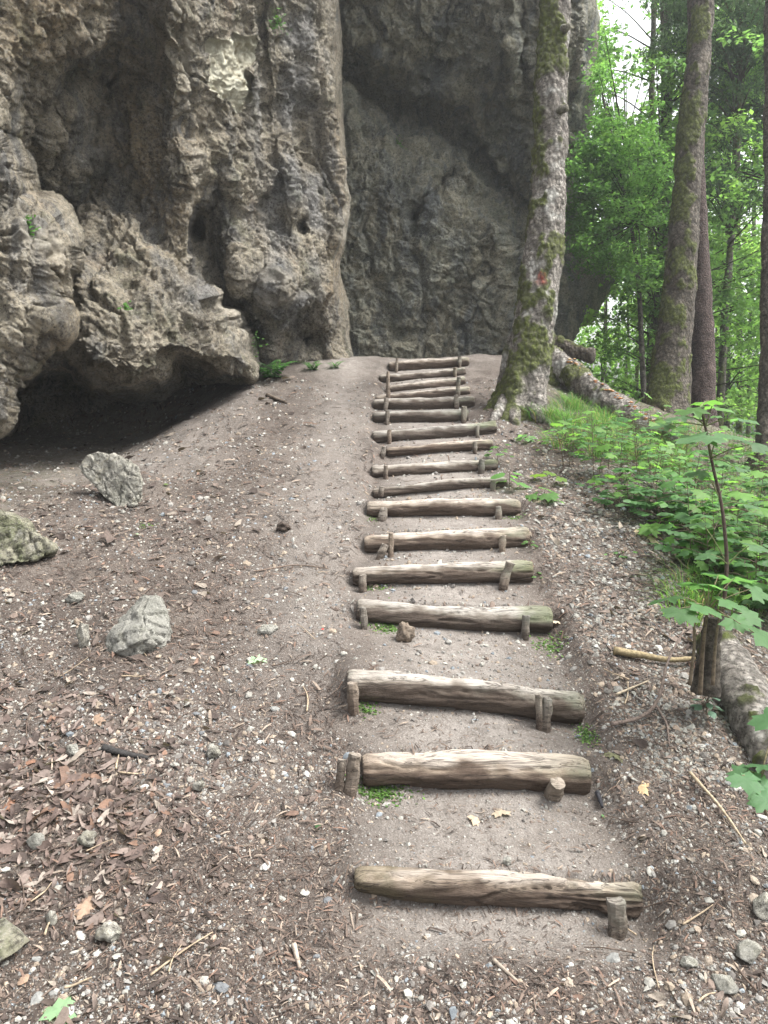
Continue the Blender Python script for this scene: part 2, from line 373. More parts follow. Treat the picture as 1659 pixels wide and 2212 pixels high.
# ------------------------------------------------------------------ rock faces
def poly_sd(px, py, poly):
    poly = np.asarray(poly, float); inside = np.zeros(px.shape, bool); best = np.full(px.shape, 1e9)
    for (x0, y0), (x1, y1) in zip(poly, np.roll(poly, -1, 0)):
        dx, dy = x1 - x0, y1 - y0; t = np.clip(((px - x0) * dx + (py - y0) * dy) / (dx * dx + dy * dy + 1e-9), 0, 1)
        best = np.minimum(best, np.hypot(px - x0 - t * dx, py - y0 - t * dy))
        c = ((y0 > py) != (y1 > py)) & (px < (x1 - x0) * (py - y0) / (y1 - y0 + 1e-12) + x0); inside ^= c
    return np.where(inside, best, -best)
def tps(pts):
    pts = np.array(pts, float); X = pts[:, :2] / 500; n = len(X)
    def U(r2): return np.where(r2 > 1e-12, r2 * np.log(r2 + 1e-12), 0)
    A = np.zeros((n + 3, n + 3)); A[:n, :n] = U(((X[:, None] - X[None]) ** 2).sum(-1)) + np.eye(n) * .002
    A[:n, n] = 1; A[:n, n + 1:] = X; A[n, :n] = 1; A[n + 1:, :n] = X.T
    w = np.linalg.solve(A, np.concatenate([pts[:, 2], [0, 0, 0]]))
    def f(px, py):
        x, y = px / 500, py / 500; r = w[n] + w[n + 1] * x + w[n + 2] * y
        for k in range(n): r = r + w[k] * U((x - X[k, 0]) ** 2 + (y - X[k, 1]) ** 2)
        return r
    return f
def layer(px, py, poly, dfun, bulge, width, k=.06, jit=6, seed=0):
    sd = poly_sd(px, py, poly) + jit * fbm(p2(px / 60, py / 60, seed), 4)
    s = np.clip(sd / width, 0, 1); d = dfun(px, py) if callable(dfun) else dfun
    return d + bulge * (1 - np.sqrt(np.clip(1 - (1 - s) ** 2, 0, 1))) + np.clip(-sd, 0, None) * k
def gs(px, py, x, y, sx, sy, rot=0):
    c, s = math.cos(R(rot)), math.sin(R(rot)); u = (px - x) * c + (py - y) * s; v = -(px - x) * s + (py - y) * c
    return np.exp(-(u / sx) ** 2 - (v / sy) ** 2)
def smin(a, b, k=.12):
    hh = np.clip(.5 + .5 * (b - a) / k, 0, 1); return b * (1 - hh) + a * hh - k * hh * (1 - hh)
def blur(a, k=3):
    for ax in (0, 1):
        w = [(0, 0)] * a.ndim; w[ax] = (k, k); b = np.pad(a, w, 'edge'); n = a.shape[ax]
        a = sum(np.take(b, np.arange(i, i + n), ax) for i in range(2 * k + 1)) / (2 * k + 1)
    return a
def rock(name, us, vs, xL, xRf, dfun, dispf, mat, attrs=None, roll=1.3, rollw=26, back=3.5):
    """us in px left of the right silhouette; a curved outline whose surface rolls back at the right edge"""
    vs = np.asarray(vs, float); us = np.asarray(us, float)
    U_, V_ = np.meshgrid(us, vs); xr = xRf(V_); PX = xL + (xr - xL) * U_; wx = np.stack([PX, V_, 0 * V_], -1)
    d = dfun(PX + 16 * noise(wx / 110) + 7 * noise(wx / 38 + 5) + 3 * noise(wx / 14), V_ + 14 * noise(wx / 90 + 9) + 6 * noise(wx / 30 + 20))
    e = np.clip((xr - PX) / rollw, 0, 1); d = d + roll * (1 - np.sqrt(np.clip(1 - (1 - e) ** 2, 0, 1)))
    p = P(PX, V_, d); gu = np.gradient(p, axis=1); gv = np.gradient(p, axis=0); n = np.cross(gv, gu); n /= np.linalg.norm(n, axis=-1)[..., None] + 1e-12
    for _ in range(3): n = blur(n)
    n /= np.linalg.norm(n, axis=-1)[..., None] + 1e-12
    cam_s = np.sign((n * p).sum(-1).mean()); n = -n * cam_s
    cell = np.maximum(np.linalg.norm(gu, axis=-1), np.linalg.norm(gv, axis=-1)); cell = np.max([np.roll(cell, k_, a_) for a_ in (0, 1) for k_ in (-2, -1, 0, 1, 2)], 0); cell = blur(blur(cell, 2), 2)
    p = p + n * dispf(p, PX, V_, cell)[..., None]
    at = attrs(p, PX, V_) if attrs else {}
    # carry the right edge and the top back into the hill
    ext = 6; fwd = np.array([-.05, 1, 0.]); cols = [p]
    for k in range(1, ext + 1): cols.append(p[:, -1:] + fwd * back * k / ext + np.array([-.10 * k, 0, 0]))
    p = np.concatenate(cols, 1); at = {k: np.concatenate([a] + [a[:, -1:]] * ext, 1) for k, a in at.items()}
    top = [p[:1] + np.array([-.3, 1.0 * k, .5 * k]) for k in (5, 3, 1)]
    p = np.concatenate(top + [p], 0); at = {k: np.concatenate([a[:1]] * 3 + [a], 0) for k, a in at.items()}
    me = mesh_np(name, p.reshape(-1, 3), grid_faces(*p.shape[:2]), {k: a.ravel() for k, a in at.items()})
    return link(name, me, mat)

WALL = tps([(-600, -500, 3.6), (0, -500, 5.0), (400, -500, 6.0), (740, -500, 8.2), (-600, 0, 4.4), (-600, 500, 4.6), (-600, 1100, 4.6),
    (0, 0, 6.1), (120, 0, 6.4), (200, 60, 6.9), (260, 40, 7.0), (330, 0, 6.9), (400, 20, 6.9), (500, 0, 7.6), (600, 0, 8.4), (700, 0, 9.2),
    (60, 300, 7.15), (110, 250, 7.15), (30, 400, 7.5), (150, 350, 7.4), (220, 200, 7.7), (250, 400, 7.9), (330, 150, 7.2), (340, 300, 7.4), (405, 200, 7.2), (395, 330, 7.2),
    (430, 280, 7.5), (500, 200, 7.9), (500, 320, 8.1), (410, 450, 7.45), (400, 560, 7.6), (600, 200, 8.7), (600, 350, 8.9), (700, 200, 9.4), (650, 450, 9.1), (740, 420, 9.7),
    (560, 450, 8.8), (590, 560, 8.9), (640, 640, 9.0), (560, 700, 9.5), (600, 740, 9.5), (700, 700, 10.0), (760, 780, 10.5), (700, 800, 10.2), (600, 820, 9.8),
    (100, 560, 8.2), (250, 560, 7.7), (300, 800, 9.2), (0, 950, 9.0), (200, 950, 9.3), (450, 950, 9.6), (700, 950, 10.5), (0, 800, 8.6), (300, 1100, 9.4), (-100, 500, 7.5), (520, 850, 9.7)])
def dwall(px, py):
    d = WALL(px, py)
    # slot cave and small cavities, ribs
    d = d + .75 * gs(px, py, 456, 455, 34, 110, 0) * sst(412, 424, px + 10 * noise(p2(px / 30, py / 30))) + .5 * gs(px, py, 462, 560, 34, 60, 0)
    d = d + .9 * gs(px, py, 436, 490, 11, 34, 0) + .8 * gs(px, py, 655, 492, 7, 16, 0) + .9 * gs(px, py, 548, 725, 16, 26, 0) + .8 * gs(px, py, 662, 725, 22, 24, 30) + .5 * gs(px, py, 505, 665, 18, 20, 0)
    d = d - .45 * gs(px, py, 600, 640, 45, 70, 20) - .28 * gs(px, py, 705, 690, 26, 110, -8) - .15 * gs(px, py, 740, 300, 14, 260, 0)
    d = d + .16 * gs(px, py, 575, 120, 10, 240, -6) + .14 * gs(px, py, 672, 330, 26, 160, -4) + .2 * gs(px, py, 700, 560, 12, 70, 0)
    d = d - .25 * gs(px, py, 372, 60, 12, 130, 0) - .15 * gs(px, py, 620, 380, 26, 120, -12)
    d = d - .35 * gs(px, py, 505, 590, 34, 60, 0)
    # bulbous folds running down through the hollow
    for (x_, y_, a_, b_, k_) in [(230, 150, 26, 20, .3), (190, 190, 30, 22, .32), (150, 225, 30, 22, .35), (175, 270, 20, 20, .25), (110, 285, 28, 22, .35), (75, 330, 24, 20, .3), (60, 385, 18, 18, .2), (215, 300, 16, 70, .22), (150, 400, 20, 60, .2), (270, 330, 22, 60, .2), (300, 220, 26, 26, .25), (290, 440, 30, 50, .15), (235, 430, 14, 60, .15), (100, 420, 16, 40, .15)]:
        d = d - .55 * k_ * gs(px, py, x_, y_, a_, b_ * 1.5, 25)
    # upper left bulge hanging over the arch
    d = smin(d, layer(px, py, [(-700, -700), (420, -700), (300, -60), (250, 10), (225, 70), (180, 118), (120, 130), (70, 190), (40, 260), (0, 330), (-40, 420), (-700, 420)],
                      lambda x, y: 5.55 + .0011 * (x + 100), .8, 110, .022, 14, 3), .35)
    d = smin(d, layer(px, py, [(20, 300), (60, 240), (120, 200), (175, 215), (180, 250), (150, 285), (90, 340), (45, 390), (5, 440), (0, 380)], 7.1, .5, 40, .025, 8, 4), .25)
    # ragged fracture scar
    s = layer(px, py, [(452, 120), (462, 98), (500, 88), (518, 58), (532, 82), (556, 78), (562, 120), (546, 150), (552, 180), (544, 198), (551, 222), (534, 228), (524, 245), (510, 222), (500, 206), (480, 212), (468, 196), (456, 190), (458, 160)], 0, .28, 8, 0, 9, 9)
    d = d + .5 * (.28 - np.clip(s, 0, .28)) - .025 * fbm(p2(px / 22, py / 22), 3) * (s < .2)
    # piece at the left picture edge
    d = smin(d, layer(px, py, [(-700, 200), (-60, 250), (2, 290), (20, 345), (20, 400), (5, 440), (-700, 520)], 5.0, .6, 40, .06, 4, 5), .15)
    # overhanging nose rock
    nz = tps([(150, 420, 7.6), (300, 430, 7.5), (420, 560, 7.4), (200, 600, 6.9), (300, 620, 6.75), (120, 700, 6.6), (200, 760, 6.3), (300, 800, 6.6), (400, 700, 6.9), (480, 740, 7.3), (545, 790, 7.9), (60, 800, 6.5), (440, 620, 7.4), (500, 690, 7.5)])
    N = [(130, 620), (150, 500), (180, 420), (260, 400), (380, 520), (418, 585), (445, 600), (474, 628), (478, 650), (502, 680), (514, 715), (535, 735), (552, 765), (555, 788), (548, 812), (530, 822), (480, 822), (435, 814), (405, 804), (392, 796), (390, 810), (375, 832), (330, 846), (280, 852), (225, 842), (180, 818), (165, 795), (140, 783), (90, 795), (55, 800), (20, 800), (60, 700)]
    d = smin(d, layer(px, py, N, nz, .9, 60, .10, 7, 1), .10)
    # big lump on the left
    L_ = [(-700, 380), (-60, 405), (0, 425), (50, 440), (100, 470), (140, 520), (150, 565), (140, 610), (125, 650), (118, 700), (85, 740), (62, 790), (38, 805), (18, 840), (8, 885), (0, 915), (-60, 950), (-700, 960)]
    d = smin(d, layer(px, py, L_, lambda x, y: 5.1 + .0012 * x, .9, 75, .10, 7, 2), .08)
    return d
def disp_rock(amp=1.0, lump=1.0):
    def f(p, px, py, cell):
        q = p.copy(); q[..., 2] *= .6; q2 = p + .12 * np.stack([noise(p * 2.2), noise(p * 2.2 + 9), noise(p * 2.2 + 19)], -1)
        def k(w): return sst(w * .75, w * .28, cell)          # drop detail finer than the mesh can carry
        r = (.15 * fbm(q * .8, 3) + .03 * fbm(q * 2.0 + 4, 2, .5, True)) * k(1.2) - .04
        msk = sst(-.3, .35, noise(p * 1.1 + 50))
        f1, f2 = worley(q2 * 2.8); r = r + .10 * lump * (.5 - f1 ** 1.7) * (.5 + .5 * msk) * k(.5)
        f1, f2 = worley(q2 * 6.5 + 3); r = r + .045 * lump * (.45 - f1 ** 1.6) * (.35 + .65 * msk) * k(.25)
        f1, f2 = worley(q2 * 14 + 7); r = r + .022 * lump * (.4 - f1 ** 1.6) * k(.14)
        f1, f2 = worley(q2 * 30 + 1); r = r + .008 * lump * (.4 - f1) * k(.08)
        r = r + .026 * fbm(q2 * 6, 4, .55) * k(.22) + .006 * noise(p * 40) * k(.06)
        wq = p + .18 * np.stack([noise(p * 1.7 + 3), noise(p * 1.7 + 13), noise(p * 1.7 + 23)], -1) + .03 * np.stack([noise(p * 9 + 3), noise(p * 9 + 13), noise(p * 9 + 23)], -1)
        f1, f2 = worley(wq * np.array([1.6, 1.6, 1.0])); r = r - .05 * sst(.05, .0, f2 - f1) * sst(-.1, .3, noise(p * .9 + 70)) * k(.12)
        f1, f2 = worley(wq * 4.2 + 5); r = r - .022 * sst(.07, .0, f2 - f1) * sst(-.2, .3, noise(p * 1.3 + 90)) * k(.10)
        r = r + .022 * fbm(q2 * 5 + 40, 3, .6, True) * k(.15)
        # long vertical flutes and cracks
        fl = np.abs(noise(np.stack([q2[..., 0] * 1.5, q2[..., 1] * 1.5, q2[..., 2] * .35], -1))); r = r - .07 * sst(.10, .0, fl) * k(.3)
        pits = sst(.42, .6, noise(q * 4.5 + 31)); return amp * (r - .06 * pits * k(.2) - .03 * sst(.38, .6, noise(p * 11 + 3)) * lump * k(.1))
    return f
def wall_attrs(p, px, py):
    sc = layer(px, py, [(452, 120), (462, 98), (500, 88), (518, 58), (532, 82), (556, 78), (562, 120), (546, 150), (552, 180), (544, 198), (551, 222), (534, 228), (524, 245), (510, 222), (500, 206), (480, 212), (468, 196), (456, 190), (458, 160)], 0, .28, 5, 0, 9, 9)
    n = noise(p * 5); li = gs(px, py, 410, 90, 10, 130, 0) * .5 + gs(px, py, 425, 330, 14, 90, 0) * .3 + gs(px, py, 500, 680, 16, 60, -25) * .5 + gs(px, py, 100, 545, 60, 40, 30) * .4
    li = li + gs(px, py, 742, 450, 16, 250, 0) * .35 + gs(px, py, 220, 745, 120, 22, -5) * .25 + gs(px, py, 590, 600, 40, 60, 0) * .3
    bl = gs(px, py, 640, 420, 60, 130, 0) + gs(px, py, 620, 640, 60, 90, 0) + .9 * gs(px, py, 640, 120, 50, 120, 0) + .6 * gs(px, py, 440, 620, 60, 40, 0) + .5 * gs(px, py, 560, 250, 20, 150, 0)
    oc = gs(px, py, 120, 60, 160, 90, 0) + .9 * gs(px, py, 300, 400, 90, 160, 0) + .8 * gs(px, py, 60, 600, 80, 160, 0) + .9 * gs(px, py, 725, 500, 26, 300, 0) + .6 * gs(px, py, 400, 400, 30, 160, 0)
    return {'scar': np.clip((.28 - sc) / .12, 0, 1), 'lite': np.clip(li * (1 + 2.2 * n), 0, .85), 'bluish': np.clip(bl * (.8 + 1.6 * noise(p * 2.5)), 0, .7), 'ochre': np.clip(oc * (.7 + 1.6 * noise(p * 1.8 + 7)), 0, .8)}
xRw = lambda v: np.interp(v, [-600, 0, 100, 200, 300, 420, 480, 560, 600, 640, 720, 770, 800, 1120], [722, 724, 728, 733, 742, 758, 752, 732, 734, 741, 756, 765, 772, 790])
us = (axis([(-560, -40, 22), (-40, 730, 1.75)]) + 560) / 1290
vs = axis([(-520, -30, 16), (-30, 860, 1.75), (860, 1110, 4)])
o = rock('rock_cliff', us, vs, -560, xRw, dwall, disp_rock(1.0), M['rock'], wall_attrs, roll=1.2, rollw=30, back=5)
setp(o, 'craggy tan limestone cliff with a low overhanging nose above a dark undercut', 'cliff')

REAR = tps([(600, 800, 12.2), (760, 780, 12.3), (900, 780, 12.6), (1050, 760, 13.2), (1150, 740, 13.8), (1240, 730, 14.2), (600, 500, 12.0), (760, 500, 12.3), (900, 450, 12.3), (1000, 500, 12.8), (1080, 560, 13.3), (1000, 650, 13.3), (900, 640, 12.9), (1130, 560, 14.2), (1120, 450, 14.6),
    (760, 320, 12.5), (850, 320, 12.7), (930, 330, 13.0), (700, 200, 12.9), (780, 230, 14.0), (870, 240, 14.1), (960, 260, 13.4), (1050, 380, 14.2), (1240, 520, 14.4), (1300, 560, 14.8), (1250, 420, 14.6), (1220, 650, 14.3), (1280, 640, 15.2), (600, 0, 12.5), (1300, 0, 12.5), (900, 0, 13), (900, -500, 9), (1290, -500, 10), (600, -500, 8), (900, 1000, 12.6), (1240, 1000, 14.2)])
def drear(px, py):
    d = REAR(px, py)
    up = [(500, -800), (1500, -800), (1500, 0), (1400, 300), (1280, 330), (1245, 380), (1222, 432), (1200, 420), (1170, 450), (1130, 400), (1085, 375), (1050, 310), (1000, 268), (950, 238), (905, 205), (850, 190), (790, 182), (740, 148), (600, 100)]
    d = smin(d, layer(px, py, up, lambda x, y: 11.3 + .0030 * y + .0006 * np.clip(x - 900, 0, 400), 1.1, 170, .020, 16, 11), .7)
    # ribs right of centre and a hollow slot
    d = d - .35 * gs(px, py, 1105, 60, 12, 130, 4) - .25 * gs(px, py, 1075, 110, 8, 80, 12) + .25 * gs(px, py, 1130, 100, 9, 120, 0)
    bul = [(600, 120), (700, 150), (760, 215), (830, 290), (900, 300), (930, 330), (990, 395), (1060, 460), (1090, 520), (1128, 560), (1140, 660), (1130, 900), (600, 900)]
    d = smin(d, layer(px, py, bul, lambda x, y: 12.0 + .0009 * (x - 760) + .0016 * np.clip(y - 520, 0, 400), .7, 90, .012, 18, 12), .5)
    d = d + .8 * gs(px, py, 955, 390, 16, 28, 20) + .7 * gs(px, py, 905, 465, 14, 32, 10) + .3 * gs(px, py, 1000, 640, 90, 12, -45) + .3 * gs(px, py, 930, 700, 90, 10, -55)
    d = d - .4 * gs(px, py, 1010, 360, 26, 60, -20) - .3 * gs(px, py, 1065, 500, 18, 60, -15)
    return d
xRr = lambda v: np.interp(v, [-600, 0, 60, 120, 250, 330, 380, 400, 430, 520, 570, 610, 680, 712, 740, 1000], [1296, 1292, 1290, 1285, 1279, 1264, 1246, 1246, 1262, 1300, 1318, 1310, 1288, 1262, 1240, 1215])
us = (axis([(640, 1290, 2.2)]) - 640) / 650
vs = axis([(-520, -30, 14), (-30, 800, 2.2), (800, 900, 8)])
o = rock('rock_cliff', us, vs, 640, xRr, drear, disp_rock(1.5, 1.1), M['rear'], None, roll=1.6, rollw=34, back=5)
setp(o, 'tall shaded grey green rock face leaning out over the top of the steps', 'cliff')

def lump(name, px, py, w, hgt, depth, mat, label, cat='rock', seed=0, sub=40, ang=.3, sink=.25, rot=0, tilt=0, group=None, facets=9, tint=None, parent=None, zoff=0, dpt=None):
    """a stone resting at photo point (centre px, bottom py) with photo width / height w,hgt and real depth ratio"""
    g, d = G(px, py)
    if dpt: d = dpt; g = P(px, py, d)
    sx, sz = w / F * d / 2, hgt / F * d / 2 * 1.1; sy = sx * depth
    th = np.linspace(0, np.pi, sub // 2 + 1); ph = np.linspace(0, 2 * np.pi, sub, endpoint=False)
    T_, Ph = np.meshgrid(th, ph, indexing='ij'); n = np.stack([np.sin(T_) * np.cos(Ph), np.sin(T_) * np.sin(Ph), np.cos(T_)], -1)
    r = np.ones(T_.shape); rs = np.random.default_rng(seed)
    if facets:
        for k in range(facets):
            v = rs.normal(size=3); v /= np.linalg.norm(v); c = (n * v).sum(-1); o_ = (.62 if facets < 12 else .55) + .25 * rs.random()
            r = np.where(c > .05, np.minimum(r, o_ / np.clip(c, .05, 1)), r)
    r = r * (1 + ang * (noise(n * 1.5 + seed * 3.1) + .35 * noise(n * 3.3 + seed) + .10 * fbm(n * 9 + seed, 3)))
    p = n * r[..., None] * np.array([sx, sy, sz]); e = Matrix.Rotation(R(rot), 3, 'Z') @ Matrix.Rotation(R(tilt), 3, 'Y')
    p = p @ np.array(e).T; p[..., 2] += sz * (1 - sink) + zoff; p[..., 1] += sy * .6
    me = mesh_np(name, p.reshape(-1, 3), grid_faces(sub // 2 + 1, sub, True), {'tint': np.tile(tint or (.3, .3, .3), (p.shape[0] * p.shape[1], 1))})
    o = link(name, me, mat, loc=g); setp(o, label, cat, group); return o
def hull_rock(px0, py0, front, back, mat, label, depth=.2, cuts=4, amp=.012, sharp=.5, cat='boulder'):
    import bmesh
    g, d0 = G(px0, py0); d0 += .05; pts = [P(x, y, d0 + o_) for x, y, o_ in front] + [P(x, y, d0 + depth + o_) for x, y, o_ in back]
    bm = bmesh.new()
    for q in pts: bm.verts.new(q - g)
    r = bmesh.ops.convex_hull(bm, input=bm.verts[:]); bmesh.ops.delete(bm, geom=[v for v in bm.verts if not v.link_faces], context='VERTS')
    bmesh.ops.bevel(bm, geom=bm.edges[:], offset=.010, segments=2, profile=.6, affect='EDGES'); bmesh.ops.triangulate(bm, faces=bm.faces[:])
    for _ in range(cuts):
        es = [e for e in bm.edges if e.calc_length() > .014]
        if not es or len(bm.verts) > 40000: break
        bmesh.ops.subdivide_edges(bm, edges=es, cuts=1, use_grid_fill=False); bmesh.ops.triangulate(bm, faces=bm.faces[:])
    bm.normal_update(); co = np.array([v.co for v in bm.verts]); no = np.array([v.normal for v in bm.verts]); q = co + g
    f1, f2 = worley(q * 9); dd = amp * (1.5 * fbm(q * 5, 4, .55) + 1.2 * (np.floor(4 * noise(q * 4 + 3) + 3 * (q @ [.4, .2, .9]) * 2) % 2 - .5) * sharp - 1.0 * sst(.12, .0, f2 - f1) + .25 * noise(q * 60))
    co = co + no * dd[:, None]
    for v, c in zip(bm.verts, co): v.co = c
    me = bpy.data.meshes.new('boulder'); bm.to_mesh(me); bm.free(); me.polygons.foreach_set('use_smooth', [True] * len(me.polygons))
    setp(link('boulder', me, mat, loc=g), label, cat)
hull_rock(285, 1412, [(200, 1425, .02), (222, 1384, .02), (240, 1412, -.10), (262, 1365, -.05), (290, 1430, -.08), (300, 1385, -.12), (345, 1385, -.03), (355, 1400, .0), (318, 1290, .08), (338, 1288, .10), (364, 1335, .05), (366, 1362, .04)], [(215, 1430, .05), (370, 1420, .05), (250, 1345, .0), (305, 1290, .03), (345, 1295, .06), (290, 1440, .1)], M['boulder'], 'large wedge shaped grey boulder half buried in the dirt left of the path')
hull_rock(240, 1090, [(168, 1006, .06), (184, 985, .06), (215, 975, .05), (262, 984, .02), (300, 1008, .0), (308, 1050, -.06), (292, 1092, -.10), (250, 1098, -.08), (218, 1064, -.02), (196, 1036, .02)], [(180, 1000, -.06), (220, 982, -.06), (300, 1015, .02), (312, 1090, .0), (270, 1110, .0)], M['pale'], 'pale slab-like boulder tilted up beside the dark undercut', depth=.16, amp=.014, sharp=.08)
hull_rock(20, 1200, [(-70, 1115, .05), (-5, 1100, .08), (30, 1116, .0), (55, 1142, -.08), (98, 1166, -.10), (118, 1186, -.10), (70, 1212, -.18), (0, 1220, -.2), (-80, 1220, -.1)], [(-80, 1100, .1), (60, 1130, .1), (120, 1180, .1), (0, 1240, .2)], M['mossrock'], 'low mossy tan rock at the left picture edge below the undercut', depth=.3, amp=.02, sharp=.1)
0 and lump('boulder', 285, 1412, 190, 160, .8, M['boulder'], 'large angular grey boulder set in the dirt left of the path', 'boulder', 14, 110, .05, .28, 0, -16, facets=17)
0 and lump('boulder', 236, 1090, 175, 105, .7, M['pale'], 'pale slab-like boulder tilted up beside the dark undercut', 'boulder', 27, 110, .16, .18, 10, 38, facets=15)
0 and lump('boulder', 15, 1205, 210, 150, .8, M['pale'], 'rounded mossy tan boulder at the left picture edge below the undercut', 'boulder', 5, 80, .2, .3, 0, 14)
lump('boulder', -12, 2085, 110, 70, 1.2, M['mossrock'], 'moss covered stone cut by the left picture edge near the bottom', 'boulder', 8, 70, .1, .4, facets=14)
lump('rock', 230, 2042, 58, 46, .85, M['pale'], 'rough yellowish tan stone lying alone at the lower left', 'rock', 31, 48, .2, .2, tint=(.4, .33, .2))
lump('rock', 178, 1400, 32, 58, .8, M['pale'], 'small yellow porous stone at the left foot of the grey boulder', 'rock', 32, 36, .3, .2)
lump('rock', 160, 1305, 40, 24, .8, M['boulder'], 'flat grey stone up and left of the grey boulder', 'rock', 33, 36, .25, .2)
lump('rock', 187, 1832, 40, 32, .8, M['pale'], 'knobbly white stone among the brown leaves, lower left', 'rock', 34, 36, .3, .1)
lump('rock', 72, 1838, 42, 36, .8, M['boulder'], 'smooth grey stone left of the knobbly white stone', 'rock', 35, 36, .12, .15)
lump('rock', 458, 1640, 36, 26, .8, M['pale'], 'white angular stone on the dirt right of the charred wood', 'rock', 36, 36, .2, .15)
lump('rock', 428, 1712, 26, 26, .8, M['pale'], 'small white stone below the white angular stone', 'rock', 37, 36, .2, .15)
lump('rock', 110, 2000, 28, 30, .8, M['pale'], 'white square stone above the yellowish tan stone', 'rock', 38, 30, .2, .15)
lump('rock', 575, 1372, 54, 24, .9, M['boulder'], 'flat pinkish stone sunk in the path', 'rock', 39, 36, .15, .5, tint=(.4, .3, .26))
lump('rock', 155, 1640, 34, 30, .8, M['boulder'], 'grey wedge stone among leaf litter left of the charred wood', 'rock', 40, 30, .2, .2)
lump('rock', 1097, 1872, 22, 17, .9, M['boulder'], 'lone dark pebble just above the lowest log', 'rock', 41, 30, .3, .0)
lump('rock', 1570, 2150, 60, 46, .9, M['boulder'], 'grey stone in the gravel at the bottom right', 'rock', 42, 60, .08, .45, facets=16)
lump('rock', 1622, 2085, 70, 46, .9, M['boulder'], 'mossy grey stone up and right of the bottom right stone', 'rock', 43, 60, .08, .45, facets=16)
lump('rock', 1660, 1985, 70, 52, .9, M['pale'], 'greenish stone cut by the right picture edge', 'rock', 44, 60, .08, .45, facets=16)
lump('rock', 1490, 2095, 42, 24, .9, M['boulder'], 'flat grey stone left of the bottom right stones', 'rock', 45, 60, .08, .45, facets=16)
lump('dirt_clod', 612, 1150, 32, 20, .9, M['twig'], 'dark brown clod lying on the path', 'clod', 50, 30, .5, .1, tint=(.06, .045, .035))

# ------------------------------------------------------------------ log steps
STK = [[(1332, 1945, 2020, 42, 0)], [(738, 1640, 1684, 20, 4), (767, 1628, 1704, 30, 8), (1203, 1684, 1728, 36, 14)],
       [(760, 1475, 1518, 27, -4), (1163, 1500, 1560, 18, -3), (1183, 1508, 1568, 26, 6)], [(784, 1312, 1358, 20, -3), (1137, 1330, 1384, 20, 3)],
       [(784, 1242, 1264, 22, 0), (1102, 1215, 1272, 22, 16)], [(845, 1150, 1204, 13, 0), (832, 1176, 1204, 18, 22), (1086, 1157, 1197, 17, 2)],
       [(829, 1097, 1126, 18, 8), (1077, 1094, 1122, 16, 0)], [(825, 1051, 1064, 12, 8), (1065, 1038, 1064, 12, 0)], [(834, 1006, 1026, 12, 0), (1041, 993, 1022, 15, 3)],
       [(831, 965, 986, 14, 16), (1026, 955, 975, 12, 0)], [(841, 929, 948, 12, 0), (1031, 920, 946, 10, 0)], [(837, 886, 920, 10, 0), (1003, 878, 913, 14, 2)],
       [(835, 860, 889, 10, 5), (985, 853, 884, 11, -3)], [(839, 843, 860, 10, 0), (989, 835, 853, 9, 0)], [(838, 818, 844, 9, 0), (991, 815, 837, 10, 5)],
       [(838, 803, 822, 9, 0), (983, 794, 815, 10, 0)], [(858, 774, 805, 8, 3), (993, 770, 790, 10, 0)]]
ordn = ['first', 'second', 'third', 'fourth', 'fifth', 'sixth', 'seventh', 'eighth', 'ninth', 'tenth', 'eleventh', 'twelfth', 'thirteenth', 'fourteenth', 'fifteenth', 'sixteenth', 'seventeenth']
extra = ['lowest log step, split and crumbling at its right end', 'second log step from the bottom, orange brown and worn, with a round stake at right',
         'third log step from the bottom, slanting down to a pair of stakes at right', 'fourth log step from the bottom, with a knobbly root lump under its left half',
         'fifth log step from the bottom, moss tinged at its right end', 'sixth log step from the bottom, with crossed stakes at its left',
         'seventh log step from the bottom, straight and thick with square ends']
